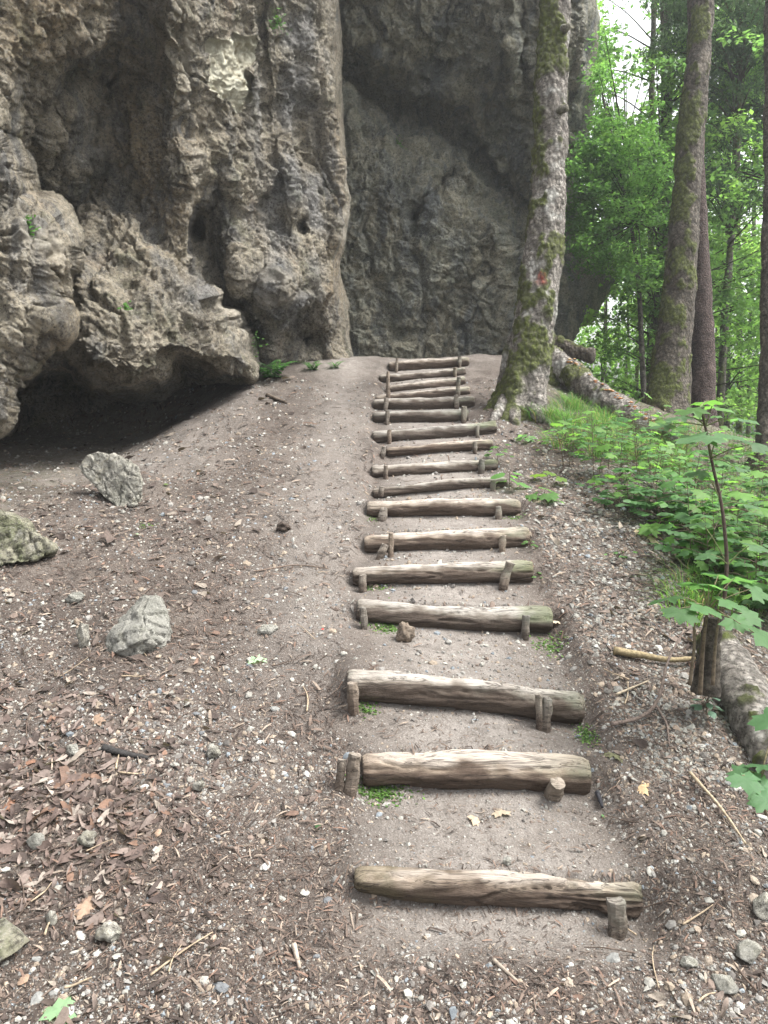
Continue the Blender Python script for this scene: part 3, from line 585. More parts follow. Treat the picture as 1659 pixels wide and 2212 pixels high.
for i, l in enumerate(logs):
    n_, seg = (150, 56) if i < 7 else (80, 32)
    lab = extra[i] if i < len(extra) else ('topmost log step at the crest of the slope' if i == 16 else '%s log step from the bottom, a weathered log across the stair path' % ordn[i])
    a, b, r = l['a'].copy(), l['b'].copy(), l['r']; a[2] -= r + .006; b[2] -= r + .006; c = (a + b) / 2; L = b - a
    if i == 0: a[2] -= .0
    root = empty('log_step', (c[0], c[1], l['zb']), lab, 'log step', 'log steps climbing the slope'); rl = np.array(root.location)
    ra = r * (.62 if i == 0 else .95); rb = r * (1.0 if i else .95); sag = random.uniform(-.012, .012)
    if i in (7, 9): ra *= .7
    pts = []
    for t in np.linspace(0, 1, 7):
        q = a + L * t; q[2] += sag * math.sin(math.pi * t) + random.uniform(-.004, .004) + (r - (ra + (rb - ra) * t)) * (1 if i in (0, 7, 9) else 0); q[1] += random.uniform(-.008, .008)
        pts.append([*q, ra + (rb - ra) * t])
    sdv = i * 7.7
    def dsp(V, nn, th, sdv=sdv, i=i, a=a, L=L):
        q = (V - a) * np.array([1.6, 8, 8]) + sdv; t = (V[..., 0] - a[0]) / L[0]
        s = .014 * fbm(q, 4, .6) - .008 * sst(.07, .0, np.abs(noise((V - a) * np.array([1.2, 14, 14]) + sdv))) + .004 * noise((V - a) * np.array([6, 60, 60]) + sdv)
        en = np.minimum(t, 1 - t) * L[0]; s = s - .012 * (1 - np.clip(en / .03, 0, 1)) ** 2
        if i == 0:
            k = sst(.55, .75, t + .1 * noise(q)); rid = np.abs(noise((V - a) * np.array([3, 45, 45]) + 4)); s = s - k * (.035 * rid + .008 * (noise(q * 2.5) > .1))
        if i == 1: s = s - .5 * .02 * np.abs(noise((V - a) * np.array([3, 60, 60])))
        return s
    V, fs, ring, nn = tube(pts, n_, seg, True, dsp)
    # ragged ends
    Z = V[:, 2]; cz = np.interp(V[:, 0], [p[0] for p in pts], [p[2] for p in pts]); up = (Z - cz) / r
    nz = fbm(V * 9 + i, 3); t = (V[:, 0] - a[0]) / L[0]
    pol = sst(.55, .95, up + .25 * nz) * (1 - .9 * abs(2 * t - 1) ** 5) * (.95 if i < 7 else .8)  # trodden tops, painted paler still as if lit from above
    mud_shade = np.clip(sst(.62, .05, up + .35 * nz - .2 * np.sin(t * 3.14)), 0, .95)  # splashed mud, with shade painted into the lower front and underside
    ms = (sst(.75, .95, t + .15 * nz) * sst(.1, .6, up) * (.5 if i in (3, 4, 8, 10) else .15)) + (sst(.3, .05, t + .2 * nz) * .15 * (i == 0))
    me = mesh_np('log', V - rl, fs, {'polish_light': np.clip(pol, 0, 1), 'dirt': mud_shade, 'mossy': np.clip(ms, 0, 1)})
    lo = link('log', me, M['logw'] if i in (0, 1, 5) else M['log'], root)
    for (sx, y0, y1, w, lean) in STK[i]:
        dd = LD[i] - (r + .02 if lean < 20 else r + .05); pt = P(sx, y0, dd); pb = P(sx - math.tan(R(lean)) * (y1 - y0), y1, dd + (.0 if lean != 14 else .06))
        if i == 1 and lean == 14: pt = P(sx + 2, y0 + 6, dd - .03)
        pb = pb + (pb - pt) * .6; rr = w / F * dd / 2 * .9
        Vs, fs2, rg, _ = tube([[*pb, rr * 1.05], [*(pb + pt) / 2, rr], [*pt, rr * .93]], 16, 11, True,
                              lambda V, nn, th: rr * .3 * fbm(V * 14, 3) + rr * .16 * noise(V * np.array([60, 60, 9])) + rr * .12 * np.cos(2 * th + i))
        Vs[-1] += (pt - pb) / np.linalg.norm(pt - pb) * rr * .15; Vs[-13:-2, 2] += rng.normal(0, rr * .12, 11)
        up2 = (Vs - pb) @ ((pt - pb) / np.linalg.norm(pt - pb)) / np.linalg.norm(pt - pb)
        me = mesh_np('stake', Vs - rl, fs2, {'polish_light': sst(.985, 1.0, up2) * .3, 'dirt': np.clip(sst(.75, .3, up2) * .7 + .15, 0, 1), 'mossy': np.zeros(len(Vs))}, False)
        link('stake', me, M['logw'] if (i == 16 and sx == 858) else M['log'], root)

# root lump under the fourth step
lump('root_stump', 874, 1388, 38, 44, .9, M['log'], 'pale knobbly root stub poking out below the fourth log step', 'root', 61, 40, .4, .15, tint=(.3, .25, .2))

# ------------------------------------------------------------------ loose cover: gravel, chips, litter
OCT = np.array([[1, 0, 0], [0, 1, 0], [-1, 0, 0], [0, -1, 0], [0, 0, 1], [0, 0, -1.]]); OF = np.array([[0, 1, 4], [1, 2, 4], [2, 3, 4], [3, 0, 4], [1, 0, 5], [2, 1, 5], [3, 2, 5], [0, 3, 5]])
_t = (1 + 5 ** .5) / 2; ICO = np.array([[-1, _t, 0], [1, _t, 0], [-1, -_t, 0], [1, -_t, 0], [0, -1, _t], [0, 1, _t], [0, -1, -_t], [0, 1, -_t], [_t, 0, -1], [_t, 0, 1], [-_t, 0, -1], [-_t, 0, 1]]) / 1.9
ICF = np.array([[0, 11, 5], [0, 5, 1], [0, 1, 7], [0, 7, 10], [0, 10, 11], [1, 5, 9], [5, 11, 4], [11, 10, 2], [10, 7, 6], [7, 1, 8], [3, 9, 4], [3, 4, 2], [3, 2, 6], [3, 6, 8], [3, 8, 9], [4, 9, 5], [2, 4, 11], [6, 2, 10], [8, 6, 7], [9, 8, 1]])
def samp(n, pyr=(820, 2330), pxr=(-120, 1800), dmax=12):
    """ground points, spread so that near ground gets the finer cover"""
    py = rng.uniform(*pyr, n * 2); px = rng.uniform(*pxr, n * 2)
    # march all rays together on a coarse set of depths
    ds = np.geomspace(1.3, dmax, 150); hit = np.full(len(px), np.nan); prev = None
    for d in ds:
        p = P(px, py, d); g = p[:, 2] - h0(p[:, 0], p[:, 1])
        if prev is not None:
            m = np.isnan(hit) & (g < 0) & (prev >= 0); hit[m] = (dp + (d - dp) * (prev / (prev - g + 1e-9)))[m]
        prev = g; dp = d
    ok = ~np.isnan(hit); p = P(px[ok], py[ok], hit[ok])[:n]; p[:, 2] = h(p[:, 0], p[:, 1]); return p, hit[ok][:n], px[ok][:n], py[ok][:n]
def rotm(n, tilt=.35):
    a = rng.uniform(0, 2 * np.pi, n); c, s = np.cos(a), np.sin(a); A = np.zeros((n, 3, 3)); A[:, 0, 0] = c; A[:, 0, 1] = -s; A[:, 1, 0] = s; A[:, 1, 1] = c; A[:, 2, 2] = 1
    b = rng.normal(0, tilt, n); c, s = np.cos(b), np.sin(b); B = np.zeros((n, 3, 3)); B[:, 0, 0] = 1; B[:, 1, 1] = c; B[:, 1, 2] = -s; B[:, 2, 1] = s; B[:, 2, 2] = c
    return A @ B
def slopeN(p):
    e = .03; zx = (h0(p[:, 0] + e, p[:, 1]) - h0(p[:, 0] - e, p[:, 1])) / (2 * e); zy = (h0(p[:, 0], p[:, 1] + e) - h0(p[:, 0], p[:, 1] - e)) / (2 * e); return zx, zy
def scatter(name, p, size, base, faces, cols, flat, tilt, mat, jitter=.25, lift=.2, smooth=False, elong=0):
    n = len(p); k = len(base); v = np.tile(base, (n, 1, 1)) * (1 + rng.normal(0, jitter, (n, k, 1)))
    sc = np.stack([size * (1 + elong * rng.random(n)), size * rng.uniform(.6, 1, n) / (1 + elong * .5), size * flat * rng.uniform(.7, 1.3, n)], -1); v = v * sc[:, None]
    v = np.einsum('nij,nkj->nki', rotm(n, tilt), v)
    zx, zy = slopeN(p); cl = lambda a: np.clip(a, -1, 1); v[..., 2] += cl(zx)[:, None] * v[..., 0] + cl(zy)[:, None] * v[..., 1]
    v = v + p[:, None]; v[..., 2] += (sc[:, 2] * lift)[:, None]
    F_ = (faces[None] + (np.arange(n) * k)[:, None, None]).reshape(-1, faces.shape[1])
    me = mesh_np(name, v.reshape(-1, 3), F_, {'tint': np.repeat(cols, k, 0)}, smooth)
    return link(name, me, mat)
def palette(n, cs, w):
    cs = np.array(cs); i = rng.choice(len(cs), n, p=np.array(w) / sum(w)); return cs[i] * rng.uniform(.75, 1.25, (n, 1))
STC = [(.28, .27, .24), (.20, .19, .175), (.12, .11, .10), (.24, .195, .15), (.36, .35, .32), (.15, .115, .095), (.18, .20, .215)]
# stone density: more gravel on the right bank, less on the worn treads and in the leaf patch
def keep(p, px, py, kind):
    n = fbm(p2(p[:, 0], p[:, 1]) * 1.6, 3); st = stairmask(p[:, 0], p[:, 1]); right = sst(.85, 1.3, p[:, 0]); leafp = np.exp(-((px - 130) / 260) ** 2 - ((py - 1720) / 230) ** 2)
    band = np.exp(-((px - 480) / 140) ** 2) * (py > 1500)
    lane = np.exp(-((p[:, 0] + .35 + .02 * (p[:, 1] - 3)) / .28) ** 2) * sst(2.4, 4, p[:, 1])
    if kind == 'stone': k = .55 + .6 * n + .5 * right - .22 * st - .2 * lane - .4 * leafp + .3 * band
    elif kind == 'chip': k = .6 - .7 * n - .62 * st - .5 * lane
    else: k = .12 + 1.0 * leafp + .35 * np.exp(-((px - 330) / 230) ** 2 - ((py - 1230) / 130) ** 2) + .3 * right * (py < 1500) - .45 * st - .3 * lane + .25 * n + .25 * (px < 500)
    return rng.random(len(p)) < k
p, d, px, py = samp(125000); m = keep(p, px, py, 'stone'); p, d = p[m], d[m]; n = len(p)
size = .0040 * np.exp(rng.normal(0, .5, n)) * np.clip(d / 3.0, .75, 2.2)
o = scatter('gravel', p, np.clip(size, .002, .02), OCT, OF, palette(n, STC, [4, 5, 4, 4, .8, 5, 1]), .6, .5, M['stone']); setp(o, kind='stuff')
p, d, px, py = samp(6000); m = keep(p, px, py, 'stone'); p, d = p[m], d[m]; n = len(p)
size = .0085 * np.exp(rng.normal(0, .42, n)) * np.clip(d / 3.2, .8, 1.7)
o = scatter('gravel', p, np.clip(size, .004, .028), ICO, ICF, palette(n, STC, [4, 5, 3, 4, .8, 3, 1]), .6, .4, M['stone'], .12, .25); setp(o, kind='stuff')
# right bank flat shingle
p, d, px, py = samp(14000, (1000, 1700), (1150, 1659)); m = (p[:, 0] > .95) & (p[:, 0] < 2.3) & (fbm(p2(p[:, 0], p[:, 1]) * 2, 2) + rng.normal(0, .3, len(p)) > -.2); p, d = p[m], d[m]; n = len(p)
o = scatter('gravel', p, np.clip(.010 * np.exp(rng.normal(0, .4, n)) * np.clip(d / 4, .8, 1.6), .004, .028), OCT, OF, palette(n, [(.23, .225, .20), (.165, .16, .145), (.10, .092, .082), (.18, .14, .11)], [4, 5, 5, 4]), .35, .3, M['stone']); setp(o, kind='stuff')
# chips and rotten wood crumbs
CH = np.array([[-1, -.25, 0], [0, -.35, .15], [1, -.2, 0], [1.1, .2, .05], [0, .3, .2], [-1, .25, 0.]]); CHF = np.array([[0, 1, 4, 5], [1, 2, 3, 4]])
p, d, px, py = samp(95000); m = keep(p, px, py, 'chip'); p, d = p[m], d[m]; n = len(p)
o = scatter('wood_chips', p, .0055 * np.exp(rng.normal(0, .5, n)) * np.clip(d / 3, .8, 2), CH, CHF, palette(n, [(.085, .062, .05), (.14, .105, .085), (.05, .038, .032), (.28, .225, .18), (.16, .105, .08)], [5, 4, 5, 1.2, 2]), 1, .18, M['litter'], .1, .5, elong=.6); setp(o, kind='stuff')
# dead leaves
a_ = np.linspace(0, 2 * np.pi, 10, endpoint=False); LFV = np.stack([np.cos(a_) * 1.0, np.sin(a_) * .55 * (1 + .15 * np.cos(3 * a_)), .22 * np.sin(a_ * 2) + .18 * np.cos(a_ + 1)], -1); LFV = np.concatenate([LFV, [[0, 0, -.05]]])
LFF = np.array([[k, (k + 1) % 10, 10] for k in range(10)])
p, d, px, py = samp(11000); m = keep(p, px, py, 'leaf'); p, d = p[m], d[m]; n = len(p)
o = scatter('leaf_litter', p, .0125 * np.exp(rng.normal(0, .35, n)) * np.clip(d / 3, .8, 1.8), LFV, LFF, palette(n, [(.105, .08, .068), (.15, .118, .10), (.065, .05, .043), (.16, .105, .08), (.24, .205, .17)], [5, 4, 5, 1, 2]), 1, .35, M['litter'], .10, .5, True, .4); setp(o, kind='stuff')
p, d, px, py = samp(2300, (1480, 2000), (-60, 420)); m = rng.random(len(p)) < np.exp(-((px - 110) / 210) ** 2 - ((py - 1740) / 190) ** 2); p, d = p[m], d[m]; n = len(p)
o = scatter('leaf_litter', p, .0165 * np.exp(rng.normal(0, .3, n)), LFV, LFF, palette(n, [(.115, .084, .072), (.165, .13, .113), (.075, .057, .05), (.17, .105, .075), (.25, .215, .185)], [5, 5, 4, 1, 2.5]), 1, .45, M['litter'], .16, .4, True, .4); setp(o, kind='stuff')
# countable larger stones, twigs, dry leaves: individuals
def ico_stone(seed):
    rs = np.random.default_rng(seed); th = np.linspace(0, np.pi, 8); ph = np.linspace(0, 2 * np.pi, 12, endpoint=False); T_, Ph = np.meshgrid(th, ph, indexing='ij')
    n = np.stack([np.sin(T_) * np.cos(Ph), np.sin(T_) * np.sin(Ph), np.cos(T_)], -1); r = 1 + .3 * fbm(n * 1.5 + seed, 3)
    for k in range(6):
        v = rs.normal(size=3); v /= np.linalg.norm(v); c = (n * v).sum(-1); r = np.where(c > .1, np.minimum(r, (.65 + .2 * rs.random()) / np.clip(c, .1, 1)), r)
    col = [(.28, .27, .24), (.19, .19, .18), (.24, .20, .16), (.33, .32, .295), (.12, .125, .13)][seed % 5]
    return mesh_np('stone', (n * r[..., None] * np.array([1, .75, .45])).reshape(-1, 3), grid_faces(8, 12, True), {'tint': np.tile(col, (96, 1))}, False)
sm = [ico_stone(s) for s in range(10)]
for me in sm: me.materials.append(M['stone'])
p, d, px, py = samp(130, (1250, 2200), (0, 1659)); m = stairmask(p[:, 0], p[:, 1]) < .5
cw = ['pale cream', 'grey', 'tan', 'whitish', 'dark']
for k, q in enumerate(p[m]):
    o = link('stone', sm[k % 10], None, None, q + np.array([0, 0, -.001])); s = random.uniform(.010, .024); o.scale = (s, s, s); o.rotation_euler = (random.uniform(-.4, .4), random.uniform(-.4, .4), random.uniform(0, 6))
    c = cw[(k % 10) % 5]; setp(o, '%s walnut sized stone lying loose on the dirt slope' % c, 'stone', '%s loose stones on the slope' % c)
def twig(pts, r, label, col=(.16, .12, .09), group=None, name='twig', seg=6, cat='twig', mat='twig', side=None):
    mb = MB(); pts = np.asarray(pts, float)
    V, fs, *_ = tube(np.column_stack([pts, np.linspace(r, r * .5, len(pts))]), max(14, 5 * len(pts)), seg, True, lambda V, nn, th: r * .2 * noise(V * 40))
    mb.add(V, fs, col)
    for s in (side or []):
        V, fs, *_ = tube(np.column_stack([np.asarray(s, float), np.linspace(r * .6, r * .3, len(s))]), 10, seg, True); mb.add(V, fs, col)
    return setp(mb.build(name, M[mat], loc=pts.mean(0)), label, cat, group)
def gl(pxs, lift=.008): return np.array([G(x, y)[0] + np.array([0, 0, lift]) for x, y in pxs])
for k in range(46):
    x, y = (random.uniform(0, 720), random.uniform(1130, 2190)) if k % 3 else (random.uniform(1330, 1640), random.uniform(1450, 2190))
    a = random.uniform(0, math.pi); g = G(x, y)[0]; L = random.uniform(.04, .13); c = random.uniform(-.25, .25)
    q = [on(g[0] + math.cos(a + c * t) * L * t, g[1] + math.sin(a + c * t) * L * t, .008 + .008 * random.random()) for t in (-.5, 0, .5, 1)]
    dark = k % 2; twig(q, random.uniform(.002, .004), ('thin dark brown' if dark else 'thin pale straw coloured') + ' twig lying on the litter strewn slope', (.09, .065, .05) if dark else (.33, .26, .18), ('dark' if dark else 'pale') + ' twigs on the slope')
twig(gl([(1325, 1418), (1380, 1428), (1450, 1440), (1500, 1436)], .03), .020, 'stubby broken branch lying left of the sapling clump at right', (.24, .19, .11), name='branch', cat='branch')
twig([*gl([(1320, 1575), (1390, 1560)], .02), P(1422, 1520, 3.1), P(1440, 1430, 3.2), P(1478, 1360, 3.3)], .009, 'slender forked dead twig leaning up toward the sapling at right', (.17, .13, .11), name='dead_twig', side=[[*gl([(1416, 1530), (1440, 1570), (1446, 1620)], .015)]])
twig(gl([(1490, 1680), (1560, 1760), (1610, 1835)], .02), .007, 'long straight pale stick at the lower right', (.36, .29, .2), name='stick', cat='stick')
twig(gl([(1330, 1510), (1400, 1480)], .02), .006, 'short pale stick right of the third log step', (.36, .30, .22), name='stick', cat='stick')
twig(gl([(578, 858), (596, 866), (618, 874)], .02), .028, 'dark short branch piece lying at the foot of the left cliff', (.11, .085, .065), name='branch', cat='branch')
twig(gl([(635, 2050), (648, 2100)], .012), .009, 'short bleached stick near the bottom of the path', (.33, .27, .22), name='stick', cat='stick')
twig(gl([(1290, 1718), (1301, 1750)], .012), .011, 'short black stick right of the second log step', (.03, .03, .035), name='stick', cat='stick')
twig(gl([(1065, 2080), (1120, 2130)], .01), .007, 'grey flat stick below the lowest log step', (.25, .21, .17), name='stick', cat='stick')
twig(gl([(550, 1238), (640, 1222), (710, 1232)], .01), .005, 'long thin twig lying across the path on the left', (.15, .11, .085), name='twig')
twig(gl([(222, 1622), (240, 1627), (280, 1637), (320, 1644)], .012), .017, 'charred black wood fragment among leaf litter', (.03, .028, .027), name='charred_wood', cat='wood')
twig(gl([(1440, 1180), (1475, 1230), (1530, 1262)], .02), .008, 'grey twig in the shingle under the sapling leaves', (.16, .13, .1), name='twig')

# ------------------------------------------------------------------ leaves of plants
MAP = []
for ang, rr in [(-90, .12), (-62, .42), (-48, .36), (-28, .78), (-15, .66), (-2, .62), (8, .86), (24, .70), (33, .52), (46, .62), (60, .88), (76, .74), (90, 1.0)]: MAP.append((ang, rr))
MAP = MAP + [(180 - a, r) for a, r in MAP[1:-1][::-1]]
MAPV = np.array([(math.cos(R(a)) * r, math.sin(R(a)) * r + .12, 0) for a, r in MAP])
def lshape(kind):
    if kind == 'maple': return MAPV
    t = np.linspace(0, 1, 7); w = np.sin(np.pi * t ** .8) * .34
    V = [(0, 0, 0)] + [(w[k], t[k], 0) for k in range(1, 6)] + [(0, 1, 0)] + [(-w[k], t[k], 0) for k in range(5, 0, -1)]
    return np.array(V, float)
def leaf_add(mb, pos, dirv, size, kind='maple', up=(0, 0, 1), droop=.18, col=(.08, .16, .05)):
    V = lshape(kind).copy(); V[:, 2] = -droop * (V[:, 1] ** 2) - .22 * np.abs(V[:, 0]) ** 1.5 + .05 * np.sin(V[:, 0] * 9)
    c0 = V.mean(0); V = np.vstack([V, [c0[0], c0[1], -.02]]); n = len(V) - 1
    y = np.array(dirv, float); y /= np.linalg.norm(y) + 1e-9; z = np.array(up, float); x = np.cross(y, z); x /= np.linalg.norm(x) + 1e-9; z = np.cross(x, y)
    W_ = pos + (V[:, :1] * x + V[:, 1:2] * y + V[:, 2:] * z) * size
    k = np.arange(n); mb.add(W_, np.stack([k, (k + 1) % n, np.full(n, n)], -1), np.array(col) * random.uniform(.8, 1.2))
def upn(tilt=.3): return (random.gauss(0, tilt), random.gauss(0, tilt) - .15, 1)
def sapling(base, top, leaves, size, label, kind='maple', name='sapling', cat='sapling', group=None, col=(.085, .17, .05), stem=(.10, .075, .05), r=.008, spread=.22, bend=.0, extra=0):
    base = np.asarray(base); top = np.asarray(top); root = empty(name, base, label, cat, group); mb = MB(); lf = MB()
    mid = (base + top) / 2 + np.array([bend, 0, 0]); pts = np.array([[*(base - [0, 0, .04]), r], [*mid, r * .75], [*top, r * .4]]); V, fs, *_ = tube(pts, 24, 6); mb.add(V, fs, stem)
    for k in range(leaves):
        t = .25 + .75 * (k + .5) / leaves; c = base + (mid - base) * 2 * t if t < .5 else mid + (top - mid) * (2 * t - 1)
        a = k * 2.4 + random.uniform(-.3, .3); rad = spread * random.uniform(.5, 1.1) * (1.15 - .5 * t)
        dv = np.array([math.cos(a), math.sin(a), .15]); e = c + dv * rad
        V, fs, *_ = tube(np.array([[*c, .0022], [*(c + dv * rad * .5 + [0, 0, .02]), .0018], [*e, .0012]]), 6, 4, False); mb.add(V, fs, stem)
        s = size * random.uniform(.75, 1.2)
        if kind == 'trio':
            for da in (-.9, 0, .9): leaf_add(lf, e, (math.cos(a + da), math.sin(a + da), -.1), s, 'oval', upn(.25), col=col)
        elif kind == 'pinnate':
            for q in range(1, 5):
                pp = c + (e - c) * (.3 + .22 * q)
                for sg in (-1, 1): leaf_add(lf, pp, (math.cos(a + sg * 1.1), math.sin(a + sg * 1.1), -.05), s, 'oval', upn(.2), col=col)
            leaf_add(lf, c + (e - c) * 1.25, dv, s, 'oval', upn(.2), col=col)
        else: leaf_add(lf, e, (math.cos(a), math.sin(a), -.15), s, kind, upn(.25), col=col)
    mb.build('stem', M['twig'], root, loc=base); lf.build('foliage', M['leaf'], root, loc=base); return root
def at(px, py, d): return P(px, py, d)
def gp(px, py): return G(px, py)[0]
# tall foreground sapling with its umbrella top
def tall_sapling():
    d = 3.1; b = at(1505, 1500, d); pts = [b, at(1560, 1330, d), at(1572, 1220, d), at(1560, 1090, d), at(1535, 990, d), at(1525, 920, d), at(1512, 880, d)]
    root = empty('sapling', b, 'tall slender maple sapling with a dark stem and umbrella of broad leaves, right foreground', 'sapling'); mb = MB(); lf = MB()
    V, fs, *_ = tube(np.array([[*q, r] for q, r in zip(pts, np.linspace(.010, .004, 7))]), 60, 7); mb.add(V, fs, (.07, .05, .04))
    for (x, y, dd, s, ax, ay) in [(1560, 880, 3.1, .105, 1, .2), (1490, 884, 3.05, .09, -1, .1), (1525, 868, 3.3, .09, .1, 1), (1580, 938, 3.0, .115, 1, -.2), (1500, 942, 2.95, .115, -1, -.3), (1540, 946, 2.85, .10, .1, -1), (1462, 900, 3.2, .08, -1, .1), (1430, 918, 3.25, .07, -1, .2), (1610, 905, 3.1, .085, 1, .1), (1648, 962, 2.9, .09, 1, 0),
                                   (1600, 1010, 3.2, .07, 1, .3), (1505, 1020, 3.1, .07, -1, .3), (1620, 1090, 3.1, .07, 1, .1), (1640, 1180, 3.1, .08, 1, -.1), (1500, 1130, 3.2, .07, -1, 0), (1520, 1200, 3.0, .07, -1, -.2)]:
        e = at(x, y, dd); k = min(range(len(pts)), key=lambda j: abs(proj(pts[j])[1] - y - 25)); c = pts[k]; dv = np.array([ax, ay, -.12]); s0 = e - dv / np.linalg.norm(dv) * s * .45
        V, fs, *_ = tube(np.array([[*c, .003], [*((c + s0) / 2 + [0, 0, .01]), .0024], [*s0, .0018]]), 8, 5, False); mb.add(V, fs, (.13, .15, .06))
        leaf_add(lf, s0, dv, s * random.uniform(.9, 1.1), 'maple', upn(.12), .12, (.08, .17, .045) if y < 900 else (.07, .14, .06))
    mb.build('stem', M['twig'], root, loc=b); lf.build('foliage', M['leaf'], root, loc=b)
tall_sapling()
def leafclump(b, lst, label, stems, d, size=.09, col=(.07, .15, .055)):
    root = empty('sapling', b, label, 'sapling'); mb = MB(); lf = MB()
    for st in stems: V, fs, *_ = tube(np.array([[*at(x, y, dd), r] for x, y, dd, r in st]), 20, 6); mb.add(V, fs, (.13, .10, .07))
    for (x, y, dd, a) in lst:
        e = at(x, y, dd); dv = np.array([math.cos(a), math.sin(a), -.2]); c = at(*stems[0][-1][:3]) ; s0 = e - dv * size * .4
        V, fs, *_ = tube(np.array([[*c, .0025], [*((c + s0) / 2 + [0, 0, .015]), .002], [*s0, .0015]]), 7, 4, False); mb.add(V, fs, (.15, .13, .07))
        leaf_add(lf, s0, dv, size * random.uniform(.85, 1.2), 'maple', upn(.25), .15, col)
    mb.build('stem', M['twig'], root, loc=b); lf.build('foliage', M['leaf'], root, loc=b)
leafclump(at(1500, 1500, 2.9), [(1440, 1290, 2.9, 3.0), (1478, 1325, 2.75, -1.4), (1500, 1260, 3.0, 2), (1535, 1262, 2.95, 1), (1525, 1310, 2.8, -.3), (1580, 1300, 2.85, -.2), (1625, 1330, 2.8, -.1), (1545, 1240, 3.1, 1.5), (1600, 1250, 3.0, .5), (1640, 1275, 2.9, .2), (1650, 1370, 2.6, .1), (1600, 1345, 2.7, -.9)],
          'maple saplings with broad leaves growing beside the rotten stump at right', [[(1512, 1500, 2.95, .010), (1518, 1400, 2.93, .008), (1528, 1320, 2.9, .005)], [(1490, 1480, 2.9, .008), (1502, 1380, 2.9, .006), (1495, 1310, 2.9, .004)], [(1540, 1480, 2.9, .008), (1545, 1390, 2.9, .006), (1560, 1290, 2.9, .004)]], 2.9)
leafclump(at(1640, 1720, 2.3), [(1595, 1672, 2.3, 3.3), (1640, 1650, 2.3, 2.4), (1655, 1700, 2.25, -.3), (1620, 1690, 2.2, -1.2), (1655, 1555, 2.4, 2.8), (1665, 1730, 2.2, -.8)],
          'deeply cut green leaves of a small plant at the lower right edge', [[(1655, 1760, 2.3, .006), (1640, 1690, 2.3, .004)]], 2.3, .075, (.075, .16, .07))
# grass and herb cover on the right bank
def grass(name, centres, blades, L, label=None, cat=None, col=(.10, .20, .04), spread=.12, kind='stuff', lean=(-.25, -.2)):
    mb_v, mb_f, mb_c = [], [], []; cnt = 0
    for (c, sc) in centres:
        n = int(blades * sc)
        for k in range(n):
            a = random.uniform(0, 6.28); rr = spread * sc * math.sqrt(random.random()); x, y = c[0] + math.cos(a) * rr, c[1] + math.sin(a) * rr; b = np.array([x, y, c[2] if len(c) > 3 else float(h0(x, y)) - .01])
            l = L * random.uniform(.5, 1.15); dv = np.array([math.cos(a) * .6 + lean[0] + random.gauss(0, .2), math.sin(a) * .6 + lean[1] + random.gauss(0, .2), 0]); sd = np.array([-dv[1], dv[0], 0]); sd /= np.linalg.norm(sd) + 1e-6; w = random.uniform(.0018, .0038)
            cc = np.array(col) * random.uniform(.5, 1.4); cc = cc if random.random() > .12 else np.array((.22, .19, .10))
            for t in (0, .35, .7, 1.0):
                q = b + dv * l * (t ** 1.7) + np.array([0, 0, l * (t - .45 * t ** 2.5)]); ww = w * (1 - .85 * t)
                mb_v += [q - sd * ww, q + sd * ww]; mb_c += [cc, cc]
            for s in range(3): mb_f.append([cnt + 2 * s, cnt + 2 * s + 1, cnt + 2 * s + 3, cnt + 2 * s + 2])
            cnt += 8
    me = mesh_np(name, np.array(mb_v), np.array(mb_f), {'tint': np.array(mb_c)}); return setp(link(name, me, M['grassm']), label, cat, None, kind)
cs = []
for k in range(150):
    px_, py_ = random.uniform(1200, 1500), random.uniform(880, 1040); t = (px_ - 1150) / 300
    if py_ > 860 + 60 * t and py_ < 960 + 170 * t * .4: cs.append((gp(px_, py_), random.uniform(.7, 1.4)))
grass('grass', cs, 55, .27, col=(.075, .155, .045))
grass('grass', [(gp(1165, 905), 1.2), (gp(1185, 900), 1.1), (gp(1150, 895), .8), (gp(1215, 880), 1), (gp(1235, 870), 1)], 110, .24, col=(.06, .13, .035))
grass('grass', [(gp(random.uniform(1450, 1700), random.uniform(1140, 1330)), random.uniform(.6, 1.2)) for k in range(34)], 60, .22, col=(.09, .18, .04))
grass('grass', [(gp(random.uniform(1450, 1700), random.uniform(930, 1140)), random.uniform(.6, 1.2)) for k in range(44)], 40, .22, col=(.07, .14, .035))
herb = ['low herb with rounded leaves', 'small compound leaved herb', 'young broad leaved seedling']
plants = [(1180, 800, 'trio', .13, 'leafy bramble shoot at the foot of the big mossy tree'), (1135, 775, 'oval', .11, 'thin shoot with pale leaves against the mossy tree base'), (1250, 960, 'trio', .09, 'bright leafed plant at the upper end of the bank'),
          (1300, 985, 'trio', .1, 'spreading bramble plant among the grass on the bank'), (1370, 1000, 'trio', .1, 'bramble plant in the middle of the green bank'), (1440, 1010, 'maple', .09, 'maple seedling below the fallen trunk end'), (1330, 1040, 'pinnate', .05, 'low plant with paired leaflets on the bank edge'),
          (1410, 1060, 'trio', .09, 'bramble plant beside withered brown leaves'), (1470, 1080, 'pinnate', .06, 'feathery leaved plant left of the tall sapling stem'), (1440, 1130, 'maple', .09, 'dark broad leafed seedling above the shingle'), (1500, 1150, 'pinnate', .06, 'feathery leaved plant behind the tall sapling stem'),
          (1560, 1130, 'trio', .09, 'bramble plant under the tall sapling'), (1490, 1220, 'maple', .08, 'yellow green maple seedling above the rotten stump'), (1610, 1150, 'maple', .09, 'maple seedling right of the tall sapling stem'), (1640, 1060, 'trio', .09, 'bramble shoot at the right edge near the dark roots'), (1560, 1040, 'pinnate', .06, 'pale feathery plant near the thin far tree'),
          (1600, 1240, 'pinnate', .05, 'feathery plant above the lying log at right'), (1320, 1210, 'trio', .04, 'tiny green plant alone on the shingle bank'), (1385, 935, 'trio', .08, 'yellow green sprig against the fallen trunk'), (1220, 1010, 'trio', .07, 'wide leafed plant lying low right of the ninth log')]
